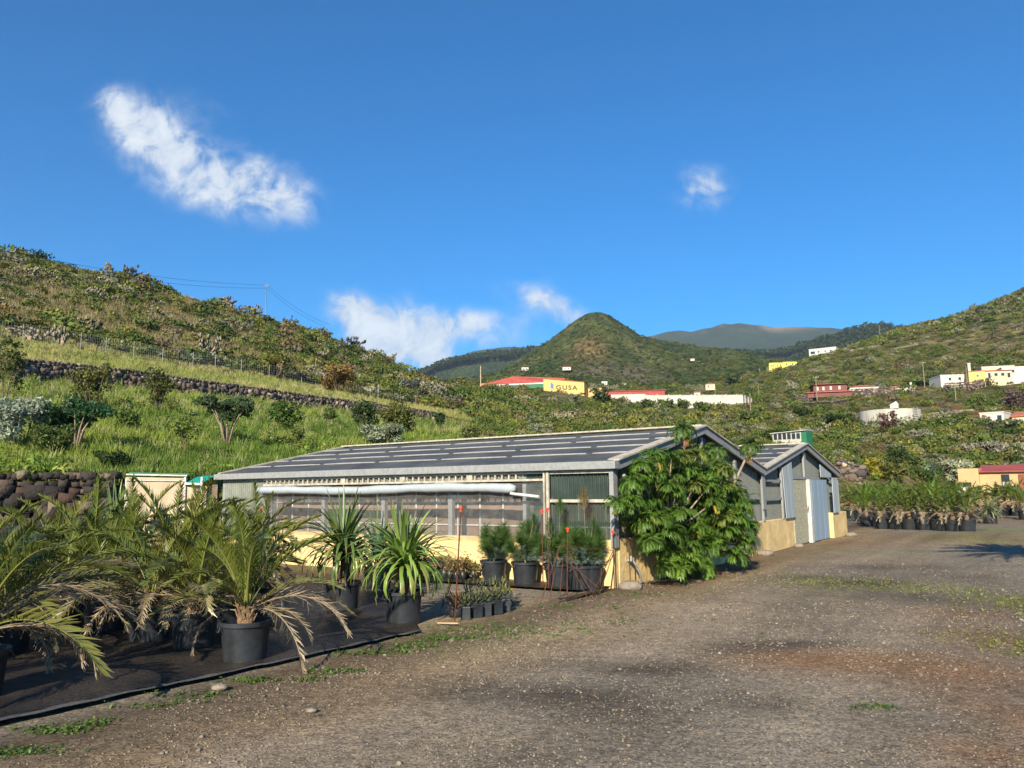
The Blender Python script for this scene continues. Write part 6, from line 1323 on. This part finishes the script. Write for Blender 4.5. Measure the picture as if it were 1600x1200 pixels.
def leafy(acc, tip, n, rng, col, s=1., low=-.3):
    a = rng.uniform(0, 6.28) + np.arange(n) * 2.399; sc = s * rng.uniform(.7, 1.1, n); pid = rng.integers(0, 4, n)
    for k in range(4):
        m = pid == k
        if not m.any(): continue
        V, F, C = LEAFP[k]; pos = np.tile(np.array(tip), (m.sum(), 1)) + rng.normal(size=(m.sum(), 3)) * .02
        # pitch variation: rotate about local y
        for j, idx_ in enumerate(np.nonzero(m)[0]):
            pt = rng.uniform(low, 1.0); c_, s_ = math.cos(pt), math.sin(pt); W_ = V.copy(); W_[:, 0] = V[:, 0] * c_ - V[:, 2] * s_; W_[:, 2] = V[:, 0] * s_ + V[:, 2] * c_
            P, FF, CC = merge(W_, F, C, pos[j:j + 1], a[idx_:idx_ + 1], sc[idx_:idx_ + 1], (np.array(col) * rng.uniform(.75, 1.3))[None]); acc.add(P, FF, CC)
BS = gp(1082, 898); bush = thing('leafy_shrub', 'large dark green shrub with drooping compound leaves in front of the greenhouse gable', 'shrub', BS); rng = np.random.default_rng(77); acc = Acc(); b = MB(); dead = Acc()
def bpx(x, y, dy=0.):
    d = pdir(x, y); nrm_ = D2 if x < 1082 else Vector((0, 1, 0)).lerp(D2, .25).normalized()
    off = (nrm_.dot(BS) + (-dy if x < 1082 else dy) * (1 if x < 1082 else 1)) - nrm_.dot(Vector((0, 0, CAM_H))) if False else nrm_.dot(BS) + dy * nrm_.y
    t = (off - nrm_.z * CAM_H) / nrm_.dot(d); return Vector((0, 0, CAM_H)) + d * t - BS
TIPS = []
outline = [(1000, 730), (985, 760), (972, 790), (1000, 820), (1022, 845), (1030, 720), (1060, 716), (1095, 712), (1120, 740), (1140, 765), (1155, 790), (1165, 820), (1160, 850), (1150, 870), (1130, 735), (1110, 790), (1080, 760), (1045, 755), (1020, 785), (1060, 800), (1095, 830), (1130, 810), (1120, 850), (1075, 850), (1045, 830), (1010, 745), (1075, 735), (1140, 840), (1055, 775), (1100, 760), (1150, 812), (1025, 812), (1085, 875)]
for (x, y) in outline:
    for dy in ((-.75, .15) if 1020 < x < 1135 else (-.35, .35)): TIPS.append(bpx(x + rng.uniform(-8, 8), y + rng.uniform(-6, 6), dy + rng.uniform(-.2, .2)))
for k in range(85):
    an = rng.uniform(0, 6.28); qq = rng.uniform(0, 1) ** .5; TIPS.append(bpx(1070 + math.cos(an) * 92 * qq, 790 + math.sin(an) * 78 * qq, rng.uniform(-.65, .6)))
hub = [Vector((0, .25, .25)), bpx(1075, 850, .2), bpx(1040, 830, .1), bpx(1110, 835, .1)]
for (x0_, y0_, x1_, y1_) in ((0, 0, 1040, 830), (0, 0, 1075, 850), (0, 0, 1110, 835)): c = bpx(x1_, y1_, .15); b.tube([(rng.uniform(-.08, .08), .15, -.1), c * .5 + Vector((0, .1, 0)), c], [.05, .04, .035], 7)
for t_p in TIPS:
    hb = min(hub[1:], key=lambda h: (h - t_p).length); m = hb.lerp(t_p, .55) + Vector((0, 0, -.06)); b.tube([hb, m, t_p], [.028, .018, .009], 5)
    g_ = (.080, .155, .020) if rng.uniform() > .1 else (.13, .17, .03); leafy(acc, t_p, int(rng.integers(20, 28)), rng, g_, .86)
for (x, y, dy) in [(1045, 892, -.6), (1062, 900, -.8), (1080, 893, -.7), (1095, 885, -.5), (1050, 880, -.4), (1078, 880, -.9), (1100, 898, -.6)]:
    t_p = bpx(x, y - 6, dy); t_p.z = max(t_p.z, .16); b.tube([hub[0], hub[0].lerp(t_p, .5) + Vector((0, 0, .1)), t_p], [.02, .014, .008], 5); leafy(acc, t_p, 17, rng, (.115, .20, .025), .9)
for (x, y, bx, by, n_) in [(1067, 672, 1070, 720, 26), (1120, 706, 1112, 750, 24), (1172, 697, 1145, 760, 26)]:
    t_p = bpx(x, y, .05); f_ = bpx(bx, by, .1); c = hub[1] if x < 1160 else hub[3]; b.tube([c, f_ * .5 + c * .5, f_, t_p.lerp(f_, .3) + Vector((.02, 0, 0)), t_p], [.04, .034, .028, .024, .018], 7); leafy(acc, t_p, n_ + 12, rng, (.075, .135, .03), .92, -.6)
    leafy(dead, t_p - Vector((0, 0, .14)), 9, rng, (.45, .27, .03), .6, -1.2); leafy(dead, t_p - Vector((0, 0, .2)), 4, rng, (.30, .16, .08), .6, -1.3)
for k in range(9): leafy(dead, TIPS[k * 5] - Vector((0, 0, .05)), 3, rng, (.34, .28, .03), .8, -.8)
def outc(nm, a_, parent, m='leaf'): V, F, C = a_.out(); return mesh_np(nm, V, F, MT[m], C, parent)
b.build('branches', 'palebark', bush, smooth=True); outc('leaves', acc, bush); outc('yellow_leaves', dead, bush, 'petal')

# ---- right palm bed: fan and feather palms in a row of pots
RGp = 'palms in the bed beyond the yard'
def merged_palm(p, seed, label, scale=1., nf=13, pot=True, kinds=None, group=RGp, pk=None, stem=.25, tint=(1, 1, 1)):
    rng = random.Random(seed); root = thing('potted_palm', label, 'potted palm', p, 0, group); h = .42; make_pot(root, .30, .25, h, False, 18, False); acc = Acc()
    ks = kinds or (['up'] * 3 + ['low'] * 6 + ['mid'] * 5 + ['out'] * 5)
    for i, k in enumerate(ks[:nf + 6]):
        V, F, C = RAWF[k][rng.randrange(len(RAWF[k]))]; P, FF, CC = merge(V, F, C, np.array([[0, 0, h + stem]]), np.array([i * 2.399 + rng.uniform(-.3, .3)]), np.array([scale * rng.uniform(.85, 1.1)]), np.array([tint]) * rng.uniform(.8, 1.15)); acc.add(P, FF, CC)
    V, F, C = acc.out(); mesh_np('crown', V, F, MT['palmleaf'], C, root); b = MB(); b.lathe([(.07, h - .1), (.085, h + .08), (.05, h + stem), (.02, h + stem + .05)], 9); b.build('stem', 'fibre', root); return root
RAWF = {k: [frond(seed=700 + 10 * j + i, L=1.2, nl=24, lw=.018, **kw) for i in range(2)] for j, (k, kw) in enumerate(dict(up=dict(e0=80, droop=35), mid=dict(e0=62, droop=60), out=dict(e0=38, droop=75, dead=.2), low=dict(e0=15, droop=85, dead=.55, col=(.10, .09, .03))).items())}
for i, x in enumerate([1378, 1400, 1422, 1444, 1467, 1490, 1512]):
    q = gp(x, 826 + i * .7); merged_palm(q, 800 + i, f'palm in the neat front row of grey pots, {on[i]} from the left', .92, stem=.2)
protos = [merged_palm(gp(1345, 815), 820, 'palm near the greenhouse corner, left end of the bed', .95, tint=(.85, 1, .9)), merged_palm(gp(1355, 822), 821, 'fan-like upright palm left of the neat front row', .9, kinds=['up'] * 9 + ['mid'] * 4, nf=13, tint=(.9, 1.1, .8))]
protos += [merged_palm(gp(1338, 806), 822, 'low wide palm tucked behind the greenhouse corner', 1.05, kinds=['out'] * 7 + ['mid'] * 5 + ['low'] * 3, nf=12, tint=(1.1, 1.05, .8)), merged_palm(gp(1352, 808), 823, 'ragged brownish palm near the greenhouse corner', .9, kinds=['up'] * 2 + ['mid'] * 4 + ['low'] * 6, nf=12, tint=(1.15, .95, .8))]
k = 0
for rw in range(1, 7):
    for cx_ in range(0, 14):
        x = 1332 + cx_ * 21 + (rw % 2) * 10; y = 821 - rw * 5.2; 
        if x > 1640 or (rw < 3 and x > 1530) or (rw == 1 and x < 1370): continue
        q = gp(x, y); copy_tree(protos[(k * 7 + rw) % 4], q + Vector((random.uniform(-.12, .12), random.uniform(-.12, .12), 0)), k * 1.7, f'palm of the bed behind the neat row, {ordn[rw - 1]} row, {(on + ["fourteenth"])[cx_]} from the left', random.uniform(.9, 1.25)); k += 1
for i, (x, y) in enumerate([(1590, 806), (1602, 812), (1572, 800)]): q = gp(x, y); merged_palm(q, 850 + i, f'feather palm at the far right of the bed, {on[i]} of three spreading into the yard', 1.2, stem=.3)
yucca(gp(1548, 818), 860, 'spiky pale agave-like plant right of the neat row of pots', L=.75, n=60, spikes=10, col=(.20, .23, .11), stem=.05, pot=dict(rt=.3, rb=.25, handles=False), spikeL=.6)
# tall palm just outside the picture on the right: its shadow falls on the yard
q = Vector((9.2, 10.6, 0)); q = Vector((9.9, 10.4, 0)); tp = thing('palm_tree', 'palm tree at the right edge of the yard casting a fringed shadow', 'palm tree', q); b = MB(); b.tube([(0, 0, -.1), (.03, 0, 2.1), (0, 0, 4.2)], [.22, .17, .16], 12); b.build('trunk', 'fibre', tp)
for i in range(84):
    k = ['up', 'mid', 'out', 'low'][i % 4]; o = bpy.data.objects.new('frond', FR[k][i % 3]); COL.objects.link(o); o.parent = tp; o.rotation_euler = (0, 0, i * 2.399); s_ = 1.7; o.scale = (s_,) * 3; o.location = (0, 0, 4.15)
# skyline palm on the right hill
p, rr = ray(1187, 582, 300); sp = thing('palm_tree', 'lone date palm standing on the slope left of the yellow villa', 'palm tree', p); b = MB(); b.tube([(0, 0, -1), (0, 0, 4)], [.5, .4], 8); b.build('trunk', 'bark', sp); acc = Acc()
for i in range(26):
    k = ['up', 'mid', 'out'][i % 3]; V, F, C = RAWF[k][i % 2]; P, FF, CC = merge(V, F, C, np.array([[0, 0, 3.8]]), np.array([i * 2.399]), np.array([3.2]), np.array([[.9, .9, .9]])); acc.add(P, FF, CC)
outc('crown', acc, sp, 'palmleaf')

# ---- weeds on the ground
def weeds(name, label, spots, seed, col=(.09, .15, .03)):
    rng = np.random.default_rng(seed); acc = Acc()
    for (x, y, w, h, n) in spots:
        c = gp(x, y); px_ = c.x + rng.normal(size=n) * w; py_ = c.y + rng.normal(size=n) * h
        for X__, Y__ in zip(px_, py_):
            if (X__ - C0.x) * D1.x + (Y__ - C0.y) * D1.y > -.05 and (X__ - C0.x) * D2.x + (Y__ - C0.y) * D2.y > -.05: continue
            m = rng.integers(4, 9); cen = np.array([X__, Y__, gz_at(X__, Y__) + .012]) + rng.normal(size=(m, 3)) * np.array([.022, .022, .008]); cen[:, 2] = np.maximum(cen[:, 2], gz_at(X__, Y__) + .005); P, F = rand_quads(m, cen, .022, rng, np.array([0, 0, 1.5]), 1.3); acc.add(P, F, np.repeat(np.array(col) * rng.uniform(.6, 1.4, (m, 1)), 4, 0))
    V, F, C = acc.out(); o = mesh_np(name, V, F, MT['leaf'], C); tag(o, label, 'weeds'); struct(o, 'stuff')
weeds('low_weeds', 'bright green low weeds sprouting along the mat edge and in the gravel', [(30, 1175, .16, .05, 60), (85, 1140, .16, .05, 60), (150, 1128, .12, .04, 26), (390, 1062, .12, .03, 50), (590, 1020, .30, .06, 90), (640, 1010, .2, .08, 60), (520, 1048, .14, .06, 40), (300, 1085, .3, .06, 30), (700, 998, .3, .12, 60), (780, 985, .5, .25, 110), (900, 975, .7, .4, 70), (860, 950, .5, .25, 60), (1370, 1106, .10, .06, 20), (690, 1000, .12, .05, 40), (480, 1060, .1, .04, 20), (240, 1100, .3, .05, 24), (1000, 930, .6, .3, 60)], 5)
weeds('yellow_green_grass', 'yellowish green moss-like grass patches on the right side of the yard', [(1290, 911, .7, .7, 170), (1415, 917, .5, .7, 110), (1580, 945, .45, .9, 260), (1590, 1010, .3, .5, 150), (1560, 850, 1.2, 1.5, 200), (1500, 838, 1.5, 2, 90), (1330, 846, 1.5, 1.4, 70)], 6, (.19, .20, .045))

# ------------------------------------------------------------------ air between the camera and the far ridges
hm, t_, b_ = newmat('haze_air'); t_.nodes.remove(b_); pv = t_.nodes.new('ShaderNodeVolumePrincipled'); pv.inputs['Color'].default_value = (.62, .78, 1, 1); pv.inputs['Density'].default_value = .00006; pv.inputs['Anisotropy'].default_value = 0.0
t_.links.new(pv.outputs[0], t_.nodes['Material Output'].inputs['Volume'])
b = MB(); b.box(-9500, 9500, -9500, 9500, -1.5, 1120); o = b.build('haze', hm); tag(o, 'thin bluish air fading the far ridges', 'haze'); struct(o, 'stuff')

def path_strip(label, pts, w, col, rmin=60, lift=.35, nm='path'):
    P = []
    for (a, b_) in zip(pts, pts[1:]):
        for k in range(8): t = k / 8; P.append(ray(a[0] + (b_[0] - a[0]) * t, a[1] + (b_[1] - a[1]) * t, rmin)[0])
    P.append(ray(*pts[-1], rmin)[0]); V = []; F = []
    for i, p in enumerate(P):
        d = (P[min(i + 1, len(P) - 1)] - P[max(i - 1, 0)]); d.z = 0; d.normalize(); n_ = Vector((-d.y, d.x, 0)) * w * (.6 + .8 * vnoise(np.array([i * .7]), np.array([w]), 5)[0])
        a, b_ = p + n_, p - n_; V += [(a.x, a.y, p.z + lift), (b_.x, b_.y, p.z + lift), (a.x, a.y, p.z - .6), (b_.x, b_.y, p.z - .6)]
    for i in range(len(P) - 1): j = 4 * i; F += [(j, j + 1, j + 5, j + 4), (j + 1, j + 3, j + 7, j + 5), (j, j + 4, j + 6, j + 2)]
    b = MB(); b.add(V, F); o = b.build(nm, mat('path_soil', col, .95, .3, .6, .3, 3)); struct(o); o['label'] = label
path_strip('pale farm track crossing the right slope', [(1432, 651), (1480, 645), (1540, 640), (1612, 634)], 1.0, (.26, .22, .15)); path_strip('upper eroded terrace edge', [(1400, 545), (1450, 536), (1520, 531), (1600, 524)], 1.0, (.15, .12, .07), 380, .4)
path_strip('track below the maroon house', [(1215, 637), (1250, 632), (1300, 629), (1330, 626)], 1.0, (.24, .18, .12)); path_strip('light terrace line on the ridge', [(1325, 549), (1350, 545), (1378, 540)], 1.0, (.17, .15, .10), 380, .5)
DG = 'dark trees near the farm buildings'
for i, (x, y, w, h, k, c, lb) in enumerate([(1462, 602, 26, 14, 'bush', 'dark', 'dark tree clump left of the long white farmhouse'), (1440, 604, 26, 12, 'bush', 'green', 'green bush right of the utility pole on the slope'), (1300, 617, 22, 8, 'bush', 'green', 'low green hedge in front of the maroon house'), (1496, 601, 22, 9, 'bush', 'dark', 'dark shrubs in front of the long white farmhouse'), (1560, 590, 24, 8, 'bush', 'dark', 'dark shrubs in front of the tiled farmhouse'), (1372, 612, 22, 12, 'silver', (.14, .17, .11), 'grey-green tree right of the white farmhouse'), (1145, 602, 26, 14, 'bush', 'dark', 'dark bush right of the cream hut'), (1250, 652, 34, 14, 'bush', 'dark', 'dark bush above the green shed'), (1170, 662, 40, 18, 'bush', 'green', 'round green bush left of the green shed'), (1480, 668, 44, 16, 'bush', 'green', 'broad green bush below the low basin'), (1570, 676, 50, 16, 'bush', (.12, .14, .06), 'broad olive bush below the white shed'), (1310, 665, 46, 18, 'bush', 'dark', 'dark bush left of the round tank'), (1440, 690, 40, 16, 'silver', (.2, .2, .13), 'grey twiggy bush in the middle of the lower slope')]):
    shrub(x, y, w, h, lb, 'shrub', k, c, 'shrub', DG, rmin=60)
